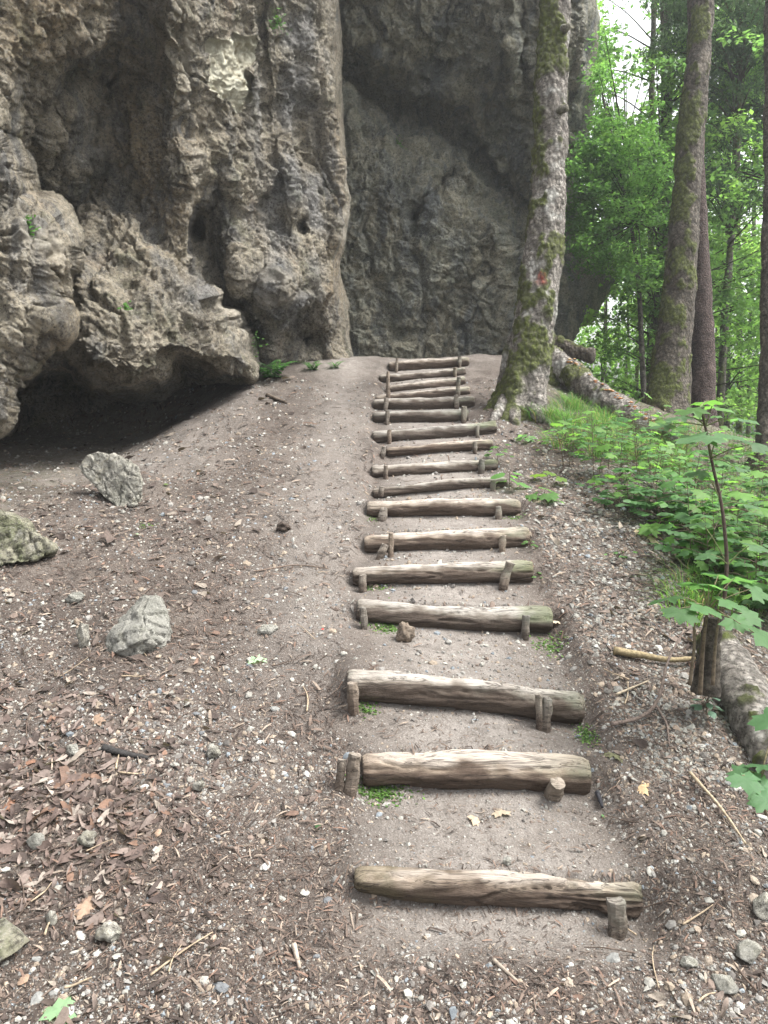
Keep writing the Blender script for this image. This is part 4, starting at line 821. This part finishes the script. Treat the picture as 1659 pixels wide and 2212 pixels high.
for (x, y, k, s, lab) in plants:
    g = gp(x, y); d_ = proj(g)[2]; hh = random.uniform(.18, .34) if s > .05 else .06
    sapling(g, g + np.array([random.uniform(-.08, .08), random.uniform(-.1, .05), hh]), random.randint(7, 10) if s > .05 else 6, s * (.85 if k == 'maple' else .62), lab, k, 'undergrowth_plant', 'plant', col=random.choice([(.085, .19, .055), (.075, .165, .06), (.11, .21, .05)]), r=.004, spread=.22 if s > .05 else .07)
for k in range(260):
    x = random.uniform(1215, 1720); y = random.uniform(925, 1400)
    if y < 912 + (x - 1180) * .20 or y > 1020 + (x - 1230) * .80 or (x < 1420 and k % 4 == 0): continue
    g = gp(x, y); kk = k % 3; s_ = random.uniform(.055, .085) * (.75 if x < 1420 else 1) * (1.15 if kk == 2 else 1); c_ = [(.08, .18, .05), (.065, .15, .05), (.11, .22, .05)][k % 3]
    sapling(g, g + np.array([random.uniform(-.12, .05), random.uniform(-.1, .05), random.choice([.12, .2, .3, .42, .55])]), 8, s_, ['leafy green bramble with three part leaves in the bank thicket', 'green herb with paired leaflets in the bank thicket', 'low maple seedling with lobed leaves in the bank thicket'][kk],
            ['trio', 'pinnate', 'maple'][kk], 'undergrowth_plant', 'plant', ['brambles', 'paired leaf herbs', 'maple seedlings'][kk] + ' in the bank thicket', c_, r=.003, spread=.24)
sapling(gp(1175, 1085), gp(1175, 1085) + [0, 0, .08], 4, .085, 'two broad low leaves standing alone right of the tenth log', 'maple', 'undergrowth_plant', 'plant', r=.003, spread=.08)
sapling(gp(1182, 1045), gp(1182, 1045) + [0, 0, .10], 3, .075, 'low yellow green leaf right of the stairs above the two broad leaves', 'maple', 'undergrowth_plant', 'plant', r=.003, spread=.08, col=(.12, .20, .04))
sapling(gp(1100, 1058), gp(1100, 1058) + [0, 0, .14], 6, .11, 'tuft of upright bright green leaves at the right end of the eighth log', 'oval', 'undergrowth_plant', 'plant', r=.003, spread=.05, col=(.10, .22, .06))
sapling(gp(1135, 955), gp(1135, 955) + [0, 0, .07], 8, .09, 'star shaped rosette of narrow leaves on bare soil', 'oval', 'undergrowth_plant', 'plant', r=.003, spread=.03, col=(.13, .25, .09))
sapling(gp(1525, 1545), gp(1525, 1545) + [0, 0, .07], 9, .05, 'dusty blue green rosette under the leaning log at right', 'oval', 'undergrowth_plant', 'plant', r=.003, spread=.05, col=(.10, .17, .12))
sapling(gp(1075, 1000), gp(1075, 1000) + [0, 0, .15], 9, .045, 'small leafy weed over the right end of the ninth log', 'trio', 'undergrowth_plant', 'plant', r=.002, spread=.1)
sapling(gp(1150, 1255), gp(1150, 1255) + [0, 0, .05], 5, .03, 'small weed at the right end of the fifth log', 'trio', 'undergrowth_plant', 'plant', r=.002, spread=.05)
sapling(gp(1145, 1185), gp(1145, 1185) + [0, 0, .05], 5, .03, 'small weed at the right end of the sixth log', 'trio', 'undergrowth_plant', 'plant', r=.002, spread=.05)
def fern(px_, py_, sc, n, label):
    g = gp(px_, py_); root = empty('fern', g, label, 'fern'); lf = MB()
    for k in range(n):
        a = k * 6.28 / n + random.uniform(-.2, .2); L = sc * random.uniform(.7, 1.1)
        for t in np.linspace(.1, 1, 11):
            q = g + np.array([math.cos(a) * L * t, math.sin(a) * L * t, L * (1.5 * t - 1.0 * t * t)]); w = L * .26 * (1.05 - t)
            for sg in (-1, 1): leaf_add(lf, q, (math.cos(a + sg * 1.15), math.sin(a + sg * 1.15), -.1), w * 1.3, 'oval', (0, 0, 1), col=(.05, .13, .035))
    lf.build('fronds', M['leaf'], root, loc=g)
fern(585, 818, .34, 12, 'green fern growing where the left cliff meets the path'); fern(675, 800, .20, 8, 'small fern at the cliff foot right of the big fern'); fern(722, 796, .18, 6, 'last small leafy fern before the cliff corner')
# single fallen leaves
def fallen(px_, py_, size, ang, col, label, name='fallen_leaf', kind='maple', mat='leaf', curl=.1):
    g = gp(px_, py_) + np.array([0, 0, .014]); mb = MB(); leaf_add(mb, g, (math.cos(R(ang)), math.sin(R(ang)), float(slopeN(g[None])[1][0]) * math.sin(R(ang))), size, kind, (0, -.22, 1), curl, col)
    setp(mb.build(name, M[mat], loc=g), label, 'leaf')
fallen(556, 1432, .062, 100, (.36, .50, .33), 'pale green maple leaf lying on the path in front of the left slope')
fallen(122, 2205, .060, 80, (.30, .46, .26), 'pale green maple leaf at the bottom left corner')
fallen(290, 1158, .035, 10, (.36, .50, .33), 'small pale green leaf near the mossy boulder', kind='oval')
fallen(352, 1050, .05, 30, (.14, .24, .06), 'small green leaf on the ground by the slab boulder', kind='oval')
fallen(1298, 1768, .045, -20, (.15, .30, .12), 'green leaf below the short black stick', kind='oval')
fallen(680, 1795, .025, 30, (.04, .09, .035), 'tiny dark green leaf on the dirt left of the second step', kind='oval')
fallen(1085, 1765, .045, 100, (.33, .27, .20), 'dry beige maple leaf on the lowest tread', mat='litter', curl=.3)
fallen(1020, 1778, .036, 20, (.32, .25, .18), 'crumpled beige leaf left of the dry maple leaf', mat='litter', curl=.5)
fallen(1325, 1640, .055, 60, (.13, .13, .07), 'curled olive leaf right of the second log step', mat='litter', curl=.8)
fallen(1395, 1708, .05, 160, (.40, .29, .17), 'curled tan leaf on the gravel right of the steps', mat='litter', curl=.6)
fallen(1205, 1350, .045, 60, (.42, .34, .25), 'pale dry leaf at the right end of the fourth log', mat='litter', curl=.6)
fallen(695, 1366, .018, 60, (.45, .03, .03), 'tiny red petal on the path', name='petal', kind='oval', mat='litter')
fallen(280, 1030, .05, 60, (.10, .26, .10), 'green leaf on the pale slab boulder', kind='oval')
fallen(1405, 1010, .09, 60, (.30, .24, .12), 'large withered yellow leaf hanging in the bank thicket', mat='litter', curl=.9)
fallen(1400, 1165, .10, 20, (.45, .38, .26), 'large pale withered leaf at the shingle edge', mat='litter', curl=.9)
fallen(1380, 1150, .08, 160, (.40, .32, .22), 'cream coloured shrivelled leaf above the shingle', mat='litter', curl=.9)
for k, (x, y) in enumerate([(300, 1580), (215, 1555), (150, 1700), (60, 1660), (270, 1770), (350, 1800), (180, 1960), (60, 2130), (30, 1740), (240, 1860)]):
    fallen(x, y, random.uniform(.035, .06), random.uniform(0, 360), random.choice([(.24, .13, .085), (.17, .105, .08), (.30, .21, .15)]), 'curled reddish brown leaf lying in the leaf litter', kind=random.choice(['oval', 'maple']), mat='litter', curl=.5)
    bpy.context.scene.objects[-1]['group'] = 'curled brown leaves in the litter'
# moss cushions
def moss(px_, py_, w, hgt, n, label):
    V, F_, C = [], [], []; g0 = gp(px_, py_); d_ = proj(g0)[2]; mb = MB()
    for k in range(n):
        x, y = px_ + random.gauss(0, w / 2.5), py_ + random.gauss(0, hgt / 2.5); q = P(x, y, d_); q = on(q[0], q[1] if False else g0[1] + (py_ - y) / F * d_ * 1.9, 0); a = random.uniform(0, 6.28)
        leaf_add(mb, q, (math.cos(a), math.sin(a), random.uniform(.2, 1)), random.uniform(.008, .018), 'oval', (0, 0, 1), col=random.choice([(.09, .17, .04), (.06, .12, .03), (.13, .22, .06)]))
    setp(mb.build('moss_patch', M['leaf'], loc=g0), label, 'moss', None, 'stuff')
moss(820, 1714, 75, 22, 420, 'bright green moss patch under the left half of the second log'); moss(835, 1356, 50, 22, 260, 'green weeds around the root stub below the fourth log')
moss(1188, 1396, 45, 28, 240, 'green moss patch below the right end of the fourth log'); moss(1268, 1590, 22, 45, 240, 'moss strip below the right end of the third log'); moss(790, 1532, 34, 16, 110, 'sprig of weeds under the left end of the third log')
moss(812, 1268, 36, 14, 100, 'little weeds under the left end of the fifth log'); moss(806, 1122, 24, 14, 60, 'little weeds left of the seventh log stake'); moss(1115, 1120, 34, 12, 90, 'mossy weeds at the right end of the seventh log'); moss(320, 1135, 26, 10, 60, 'small moss spot on the left slope')

# ------------------------------------------------------------------ trees
def trunk(pts, n, seg, mossf, amp=.012, paint=None, flare=None, vs=.5):
    store = {}
    def dsp(V, nn, th):
        q = V * np.array([1, 1, vs]); r = amp * (1.6 * fbm(q * 5, 4, .6) + .6 * noise(V * 22)); mo = mossf(V, nn); store['m'] = mo
        fl = 0
        if flare is not None:
            z0, hgt, a, lobes, ph = flare; e = np.clip((z0 + hgt - V[..., 2]) / hgt, 0, 1.3) ** 2; fl = a * e * (.45 + .55 * np.cos(lobes * th + ph + .6 * noise(V * 2)))
        return r + fl + mo * (.014 + .016 * fbm(V * 24, 2))
    V, fs, ring, nn = tube(pts, n, seg, True, dsp); mo = np.concatenate([store['m'].ravel(), [0, 0]]); at_ = {'moss': mo, 'paint': np.zeros(len(V))}
    if paint is not None:
        x, y, z, r = paint; at_['paint'] = np.clip(sst(r, r * .4, np.linalg.norm((V - [x, y, z]) * [1, 1, .8], axis=1) + .03 * noise(V * 25)), 0, 1) * .8
    return V, fs, at_
def px_path(lst, d): return np.array([[*P(x, y, d + dd), w / F * d / 2] for (x, y, w, dd) in lst])
def mtree(name, lst, d, label, mat, mossf, n=260, seg=72, **k):
    pts = px_path(lst, d); V, fs, at_ = trunk(pts, n, seg, mossf, **k); root = empty(name, pts[0, :3], label, 'tree')
    me = mesh_np('trunk', V - pts[0, :3], fs, at_); link('trunk', me, mat, root); return root, pts
def moss_side(dirv, thr, sc=1.5, low=None):
    dv = np.array(dirv, float)
    def f(V, nn):
        m = fbm(V * np.array([sc, sc, sc * .8]) * 1.6, 4, .6) + .55 * (nn @ dv); 
        if low is not None: m = m + .45 * sst(low + 1.6, low - .3, V[..., 2])
        return sst(thr, thr + .18, m)
    return f
gA = float(h0(1.35, 7.45)); pr = P(1170, 598, 7.42)
tA, ptsA = mtree('mossy_tree', [(1112, 940, 118, 0), (1122, 880, 104, 0), (1132, 835, 92, 0), (1142, 780, 92, 0), (1152, 720, 86, 0), (1163, 640, 82, 0), (1172, 560, 82, 0), (1182, 480, 72, 0), (1187, 400, 70, 0), (1189, 300, 68, 0), (1191, 200, 67, 0), (1196, 100, 64, 0), (1203, 0, 60, 0), (1215, -200, 56, 0), (1230, -500, 46, 0)], 7.65,
             'big leaning tree with flaky bark and moss patches at the top right of the steps', M['bark'], moss_side((-.8, -.25, 0), .16, 1.7, -.2), 420, 96, amp=.016, paint=(*pr, .09), flare=(gA, .7, .10, 5, 1))
for (x, y, s) in [(1218, 235, 10), (1224, 60, 9)]:   # branch knots
    V, fs, *_ = tube(np.array([[*P(x - 14, y + 8, 7.55), .045], [*P(x, y, 7.45), .04], [*P(x + 8, y - 4, 7.45), .027]]), 14, 14, True, lambda V, nn, th: .01 * noise(V * 20)); ro = np.array(tA.location)
    link('knot', mesh_np('knot', V - ro, fs, {'moss': np.full(len(V), .3), 'paint': np.zeros(len(V))}), M['bark'], tA)
# surface roots of that tree
for k, rp in enumerate([[(1100, 860, 7.55, .09), (1078, 890, 7.4, .06), (1060, 912, 7.25, .02)], [(1140, 880, 7.5, .09), (1172, 905, 7.35, .06), (1205, 925, 7.3, .02)], [(1150, 690, 7.75, .05), (1118, 712, 7.85, .04), (1096, 745, 7.9, .035), (1088, 790, 7.9, .04), (1082, 840, 7.85, .045)], [(1108, 870, 7.5, .08), (1112, 905, 7.3, .06), (1122, 930, 7.2, .03)]]):
    V, fs, *_ = tube(np.array([[*P(x, y, dd), r] for x, y, dd, r in rp]), 30, 14, True, lambda V, nn, th: .012 * fbm(V * 12, 3)); ro = np.array(tA.location)
    link('root', mesh_np('root', V - ro, fs, {'moss': sst(.1, .3, noise(V * 5)) * .8, 'paint': np.zeros(len(V))}), M['bark'], tA)
mtree('mossy_tree', [(1432, 935, 120, 0), (1436, 880, 92, 0), (1448, 800, 78, 0), (1460, 700, 70, 0), (1470, 600, 66, 0), (1478, 500, 60, 0), (1485, 400, 56, 0), (1492, 300, 54, 0), (1502, 200, 52, 0), (1512, 100, 46, 0), (1519, 0, 42, 0), (1530, -400, 30, 0)], 10.6,
      'mossy leaning tree just left of the reddish straight trunk', M['bark2'], moss_side((-.6, -.4, 0), .14, 2.0, -1.2), 300, 64, flare=(-.7, .7, .16, 5, 0))
mtree('forest_tree', [(1462, 930, 60, 0), (1466, 850, 50, 0), (1472, 700, 44, 0), (1480, 560, 42, 0), (1490, 400, 40, 0), (1500, 200, 36, 0), (1504, 0, 32, 0), (1508, -300, 28, 0)], 11.0,
      'bare brown trunk growing tight behind the mossy leaning tree', M['bark2'], moss_side((0, 0, 0), 1.5), 180, 40)
mtree('spruce_tree', [(1518, 960, 66, 0), (1517, 900, 54, 0), (1518, 820, 51, 0), (1519, 740, 48, 0), (1516, 640, 42, 0), (1512, 540, 38, 0), (1507, 420, 34, 0), (1503, 250, 30, 0), (1500, 0, 28, 0), (1500, -400, 20, 0)], 11.3,
      'straight reddish scaly spruce trunk right of the mossy leaning tree', M['spruce'], moss_side((0, 0, 0), 1.5), 300, 48, amp=.008, flare=(-.8, .5, .08, 5, 0))
mtree('forest_tree', [(1636, 1060, 70, 0), (1648, 1010, 46, 0), (1656, 940, 40, 0), (1660, 800, 36, 0), (1664, 500, 32, 0), (1668, 0, 26, 0), (1672, -400, 20, 0)], 8.6,
      'brown trunk with spreading roots at the right picture edge', M['bark2'], moss_side((0, 0, 0), 1.3), 200, 40, flare=(-1.15, .6, .16, 5, 2))
# fallen trunk with bracket fungus, root plate limb
def fallen_trunk():
    pts = np.array([[*P(1188, 775, 9.7), .17], [*P(1240, 812, 9.4), .16], [*P(1290, 855, 9.0), .155], [*P(1350, 893, 8.7), .14], [*P(1400, 925, 8.4), .12], [*P(1452, 965, 8.2), .09]]); b = pts[0, :3]
    root = empty('fallen_tree', b, 'fallen decaying trunk studded with orange bracket fungus, right of the mossy tree', 'fallen tree')
    V, fs, at_ = trunk(pts, 120, 40, moss_side((0, 0, .9), .55, 2), .02); link('trunk', mesh_np('trunk', V - b, fs, at_), M['bark'], root)
    for rp, nm in [([(1175, 740, 9.8, .12), (1215, 752, 9.7, .10), (1250, 765, 9.6, .085), (1282, 768, 9.5, .07)], 'limb'), ([(1195, 760, 9.7, .12), (1185, 820, 9.6, .16), (1190, 880, 9.6, .14)], 'limb')]:
        q = np.array([[*P(x, y, dd), r] for x, y, dd, r in rp]); V, fs, at_ = trunk(q, 50, 28, moss_side((0, 0, .9), .35, 2), .02); link(nm, mesh_np(nm, V - b, fs, at_), M['bark2'], root)
    mb = MB()
    for k in range(90):
        t = random.uniform(.12, .92); i_ = np.array([np.interp(t, np.linspace(0, 1, 6), pts[:, j]) for j in range(4)]); a = random.uniform(-1.4, .9); r = i_[3]
        c = i_[:3] + np.array([-.25 * math.sin(a) * r, -r * math.cos(a) * .8, r * (.45 + .6 * random.random())]); s = random.uniform(.015, .038)
        th = np.linspace(0, 2 * np.pi, 10, endpoint=False); V = np.concatenate([c + np.stack([np.cos(th) * s, np.sin(th) * s * .7, 0 * th], -1), c + np.stack([np.cos(th) * s * .5, np.sin(th) * s * .3, 0 * th - .25 * s], -1), [c + [0, 0, s * .35]]])
        kk = np.arange(10); k2 = (kk + 1) % 10; mb = MB(); mb.add(V, [np.stack([kk, k2, np.full(10, 20)], -1), np.stack([k2, kk, kk + 10, k2 + 10], -1)], random.choice([(.42, .20, .07), (.5, .32, .16), (.34, .15, .06)])); mb.build('bracket_fungus', M['stone'], root, loc=b)
fallen_trunk()
def lying_log():
    pts = np.array([[*P(1545, 1395, 3.55), .085], [*P(1585, 1450, 3.3), .095], [*P(1630, 1540, 3.05), .10], [*P(1672, 1630, 2.85), .10], [*P(1720, 1740, 2.65), .1]]); b = pts[0, :3]
    V, fs, at_ = trunk(pts, 120, 40, moss_side((.3, .2, .8), .55, 3), .008, vs=1); o = link('lying_log', mesh_np('lying_log', V - b, fs, at_), M['bark'], None, b); setp(o, 'greenish barkless log lying down the bank at the right picture edge', 'log')
    pts = np.array([[*P(1525, 1500, 3.05), .055], [*P(1535, 1420, 3.05), .045], [*P(1540, 1335, 3.05), .035]]); b = pts[0, :3]
    V, fs, at_ = trunk(pts, 60, 24, moss_side((0, 0, 0), .5, 3), .010); o = link('stump', mesh_np('stump', V - b, fs, at_), M['bark2'], None, b); setp(o, 'narrow rotten stump with sapling stems around it at right', 'stump')
lying_log()
for (x, y, w, hh, s, lab) in [(1600, 1190, 120, 70, 81, 'dark mossy root mass behind the tall sapling at the right edge'), (1640, 1110, 100, 40, 82, 'dark fallen root wood at the foot of the right edge trunk')]:
    lump('root_mass', x, y, w, hh, .6, M['bark2'], lab, 'roots', s, 60, .5, .3, dpt=proj(gp(x, y))[2])

# ---- forest behind: thin trunks, sprays of leaves
LV = np.array([[0, 0, 0], [.32, .45, -.05], [0, 1, -.12], [-.32, .45, -.05]])
def sprays(centres, rad, nl, ls, cols, dark=1.0, droop=.0, needle=False):
    """numpy leaf clusters: (V,F,C)"""
    n = len(centres); cs_ = np.repeat(centres, nl, 0); rr = np.repeat(rad, nl); a = rng.uniform(0, 2 * np.pi, n * nl); q = np.sqrt(rng.random(n * nl)) * rr
    az = np.repeat(rng.uniform(0, 2 * np.pi, n), nl); ex = np.cos(a) * q; ey = np.sin(a) * q * .45; tl = np.repeat(rng.normal(0, .25, n), nl)
    off = np.stack([ex * np.cos(az) - ey * np.sin(az), ex * np.sin(az) + ey * np.cos(az), rng.normal(0, .10, n * nl) * rr + ex * tl - droop * q * q / np.maximum(rr, .1)], -1)
    pos = cs_ + off; m = n * nl; s = ls * rng.uniform(.6, 1.25, m) * (1 + 0 * rr)
    v = np.tile(LV * ([.35, 1, 1] if needle else [1, 1, 1]), (m, 1, 1)) * s[:, None, None]; v = np.einsum('nij,nkj->nki', rotm(m, .55), v) + pos[:, None]
    ci = np.array(cols)[rng.integers(0, len(cols), n)]; C = np.repeat(np.repeat(ci, nl, 0) * rng.uniform(.7, 1.3, (m, 1)) * dark, 4, 0)
    F_ = (np.arange(m) * 4)[:, None] + np.arange(4); return v.reshape(-1, 3), F_, C
def gap(px, py):
    """openings of bright sky between the crowns"""
    g = np.maximum.reduce([gs(px, py, 1345, 60, 50, 110), gs(px, py, 1350, 215, 52, 55), gs(px, py, 1395, 30, 50, 60), .9 * gs(px, py, 1340, 130, 40, 60), gs(px, py, 1322, 640, 26, 75), .9 * gs(px, py, 1455, 430, 14, 80), .7 * gs(px, py, 1600, 500, 34, 50), .7 * gs(px, py, 1610, 610, 26, 34), .6 * gs(px, py, 1540, 260, 26, 34), .6 * gs(px, py, 1620, 330, 34, 44), .6 * gs(px, py, 1560, 560, 20, 60), .6 * gs(px, py, 1370, 520, 20, 24), .6 * gs(px, py, 1640, 420, 20, 50)])
    return g
GREEN = [(.15, .27, .085), (.12, .22, .075), (.20, .34, .10), (.09, .175, .065)]
DARK = [(.05, .088, .055), (.04, .07, .045), (.07, .115, .065)]
BRIGHT = [(.23, .39, .11), (.18, .32, .09), (.30, .45, .14)]
TR = []   # kind, px at horizon, depth, radius px(at photo), lean px, label
spec = [('beech', 1408, 17, 12, 14, 'thin grey trunk in the gap between the rear cliff and the mossy leaning tree'), ('beech', 1428, 15, 24, 6, 'mid sized green lit trunk left of the mossy leaning tree'),
        ('beech', 1300, 22, 5, 10, 'very thin pale stem nearest the rear cliff'), ('beech', 1320, 25, 5, -8, 'thin pale stem second from the rear cliff'), ('beech', 1350, 26, 6, 6, 'slim pale stem among bright leaves right of the rear cliff'), ('beech', 1380, 24, 8, 2, 'slim dark stem behind the bright understory'),
        ('beech', 1575, 17, 17, 10, 'mottled slender trunk right of the spruce trunk'), ('beech', 1612, 21, 10, -6, 'slim pale trunk midway between spruce and right edge trunk'), ('beech', 1560, 24, 7, 4, 'thin stem just right of the spruce trunk'), ('beech', 1632, 24, 8, 4, 'slim white stem left of the right edge trunk'),
        ('beech', 1480, 26, 8, 0, 'thin stem hidden between the two mossy trunks'), ('beech', 1700, 16, 20, 0, 'trunk just outside the right picture edge'), ('spruce', 1560, 13.5, 14, 60, 'dark needled spruce with hanging branches at the upper right'), ('spruce', 1680, 14.5, 22, 0, 'dark spruce behind the right edge trunk'), ('beech', 1850, 19, 20, 0, 'leafy tree beyond the right picture edge')]
tb = []
for (kd, x, d, w, ln, lab) in spec:
    bx, by, _ = P(x, 850, d); zb = float(h0(bx, by)) - .2; b = np.array([bx, by, zb]); top = P(x + ln, 470 if (w <= 8 and x < 1400) else -350, d); tb.append((kd, b, top, w / F * d / 2, lab, d))
def foliage(n, dr, pxr, pyr, cols, kinds, ls, rad, nl, thr=.35, needle=False, clump=.0):
    px = rng.uniform(*pxr, n); py = rng.uniform(*pyr, n); d = rng.uniform(*dr, n); p = P(px, py, d); g = gap(px, py)
    ok = (g < thr) & (p[:, 2] > h0(p[:, 0], p[:, 1]) + .3) & (fbm(p * .55, 3) > clump); p = p[ok]
    ti = [i for i, t in enumerate(tb) if t[0] in kinds]; pos = np.array([tb[i][1][:2] for i in ti]); dist = ((p[:, None, :2] - pos[None]) ** 2).sum(-1); own = np.array(ti)[dist.argmin(1)]
    for i in sorted(set(own)):
        q = p[own == i]; parts[i].append((q, cols, ls, rad, nl, needle))
parts = {i: [] for i in range(len(tb))}
foliage(800, (15, 30), (1240, 1850), (-160, 600), GREEN, ('beech',), .15, .75, 90, .38, False, -.12)
foliage(640, (11.5, 15), (1300, 1720), (40, 680), GREEN, ('beech',), .10, .5, 80, .3, False, .0)
foliage(520, (15, 30), (1240, 1850), (500, 900), BRIGHT, ('beech',), .14, .7, 80, .5, False, -.4)
foliage(420, (12, 18), (1300, 1750), (560, 880), GREEN, ('beech',), .09, .5, 80, .5, False, -.05)
foliage(640, (12, 16), (1480, 1760), (-200, 430), DARK, ('spruce',), .11, .5, 150, .45, True, -.12)
foliage(120, (13, 16), (1400, 1500), (-60, 110), DARK, ('spruce',), .11, .45, 130, .3, True, -.3)
for i, (kd, b, top, r, lab, d) in enumerate(tb):
    root = empty('beech_tree' if kd == 'beech' else 'spruce_tree', b, lab, 'tree', 'trees of the forest behind the bank')
    mid = (b + top) / 2 + np.array([random.uniform(-.15, .15), 0, 0]); V, fs, at_ = trunk(np.array([[*b, r * 1.3], [*(b * .75 + top * .25), r * 1.05], [*mid, r], [*top, r * .7]]), 60, 14, moss_side((-.5, -.5, 0), .35 if r > .05 else .9, 2), .006)
    link('trunk', mesh_np('trunk', V - b, fs, at_), M['far'], root)
    if parts[i]:
        mb = MB(); tw = mb; ax = top - b
        for (q, cols, ls, rad, nl, needle) in parts[i]:
            V, F_, C = sprays(q, np.full(len(q), rad) * rng.uniform(.7, 1.3, len(q)), nl, ls, cols, needle=needle, droop=.5 if needle else .15); mb.add(V, F_, C)
            for c in q[::(2 if needle else 3)]:
                t = np.clip((c[2] - .5 - b[2]) / ax[2], .03, 1); s0 = b + ax * t
                V, fs, *_ = tube(np.array([[*s0, .022], [*((s0 + c) / 2 + [0, 0, .12]), .014], [*c, .004]]), 6, 4, False); tw.add(V, fs, (.05, .042, .03))
        mb.build('crown', M['fleaf'], root, loc=b, smooth=False)
# slender bright maple hanging in front of the rear cliff edge
def hanging():
    b = on(*P(1395, 880, 12.2)[:2], -.1); root = empty('maple_tree', b, 'young maple with fresh green sprays in front of the rear cliff edge', 'tree'); top = P(1372, 150, 12.2)
    V, fs, at_ = trunk(np.array([[*b, .05], [*P(1378, 560, 12.2), .035], [*P(1330, 330, 12.0), .02], [*P(1300, 200, 12), .01]]), 50, 10, moss_side((0, 0, 0), 2), .003); link('trunk', mesh_np('trunk', V - b, fs, at_), M['far'], root)
    px = np.concatenate([rng.normal(1288, 36, 260), rng.uniform(1285, 1330, 70), rng.normal(1390, 45, 120)]); py = np.concatenate([rng.normal(440, 90, 260), rng.uniform(60, 380, 70), rng.normal(380, 80, 120)]); d = rng.uniform(11.3, 13, len(px))
    ok = (gap(px, py) < .55) & (px > 1232 + np.clip(330 - py, 0, 60)) & (py < 590); q = P(px[ok], py[ok], d[ok]); mb = MB(); V, F_, C = sprays(q, np.full(len(q), .3), 55, .07, [(.12, .24, .075), (.16, .30, .09), (.09, .18, .06)]); mb.add(V, F_, C); tw = mb
    for c in q[::4]:
        s0 = P(1378, 480, 12.2); s0 = c + (s0 - c) * min(1, 1.2 / np.linalg.norm(s0 - c)); V, fs, *_ = tube(np.array([[*s0, .010], [*((s0 + c) / 2), .007], [*c, .003]]), 5, 4, False); tw.add(V, fs, (.05, .042, .03))
    mb.build('crown', M['fleaf'], root, loc=b, smooth=False)
hanging()
def far_woods():
    n = 2600; x = rng.uniform(2, 55, n); y = rng.uniform(30, 62, n); q = np.stack([x, y, rng.uniform(-4, 16, n) ], -1); px, py, d = proj(q)
    ok = (px > 1150) & (px < 2300) & (fbm(q * .16, 3) > -.25) & (gap(px, py) < .45) & ((py > 330) | (px > 1420)); q = q[ok]
    V, F_, C = sprays(q, np.full(len(q), 1.5), 90, .34, BRIGHT + GREEN[:2]); mb = MB(); mb.add(V, F_, C)
    setp(mb.build('far_woods', M['fleaf'], smooth=False), kind='stuff')
far_woods()
# plants clinging to the rock
def tuft(px_, py_, d, n, s, label):
    c = P(px_, py_, d); mb = MB()
    for k in range(n):
        a = random.uniform(0, 6.28); e = c + np.array([random.gauss(0, s), random.gauss(0, s * .4), random.gauss(0, s * 1.4)]); V, fs, *_ = tube(np.array([[*c, .002], [*((c + e) / 2), .0016], [*e, .001]]), 4, 4, False); mb.add(V, fs, (.07, .14, .04)); leaf_add(mb, e, (math.cos(a), -.7, math.sin(a) * .6), random.uniform(.02, .05), 'oval', (0, -.6, .6), col=(.08, .18, .04))
    setp(mb.build('rock_plant', M['leaf'], loc=c), label, 'plant')
RD = lambda x, y, f=dwall: float(f(np.array([float(x)]), np.array([float(y)]))[0]) - .1
tuft(600, 50, RD(600, 50), 60, .05, 'green weeds rooted high on the left cliff face'); tuft(63, 488, RD(63, 488), 20, .03, 'little green sprout on the big lump at the left edge'); tuft(275, 662, RD(275, 662), 12, .02, 'tiny sprout in the middle of the overhanging nose')
tuft(860, 318, RD(860, 318, drear), 50, .06, 'green weeds in the crack of the rear rock face'); tuft(552, 745, 8.6, 16, .06, 'tall thin weed beside the tip of the nose rock')
def haze():
    m = bpy.data.materials.new('haze'); m.use_nodes = True; t = m.node_tree; t.nodes.clear(); o = t.nodes.new('ShaderNodeOutputMaterial'); v = t.nodes.new('ShaderNodeVolumePrincipled')
    v.inputs['Color'].default_value = (.93, .97, 1, 1); v.inputs['Density'].default_value = .0018; v.inputs['Anisotropy'].default_value = .35; t.links.new(v.outputs[0], o.inputs['Volume'])
    x0, x1, y0, y1, z0, z1 = -70, 70, -35, 95, -9, 30; V = [(x, y, z) for x in (x0, x1) for y in (y0, y1) for z in (z0, z1)]
    me = mesh_np('haze', V, np.array([[0, 1, 3, 2], [4, 6, 7, 5], [0, 4, 5, 1], [2, 3, 7, 6], [0, 2, 6, 4], [1, 5, 7, 3]]), None, False); setp(link('haze', me, m), kind='stuff')
haze()
print('objects', len(bpy.data.objects), 'verts', sum(len(m.vertices) for m in bpy.data.meshes))
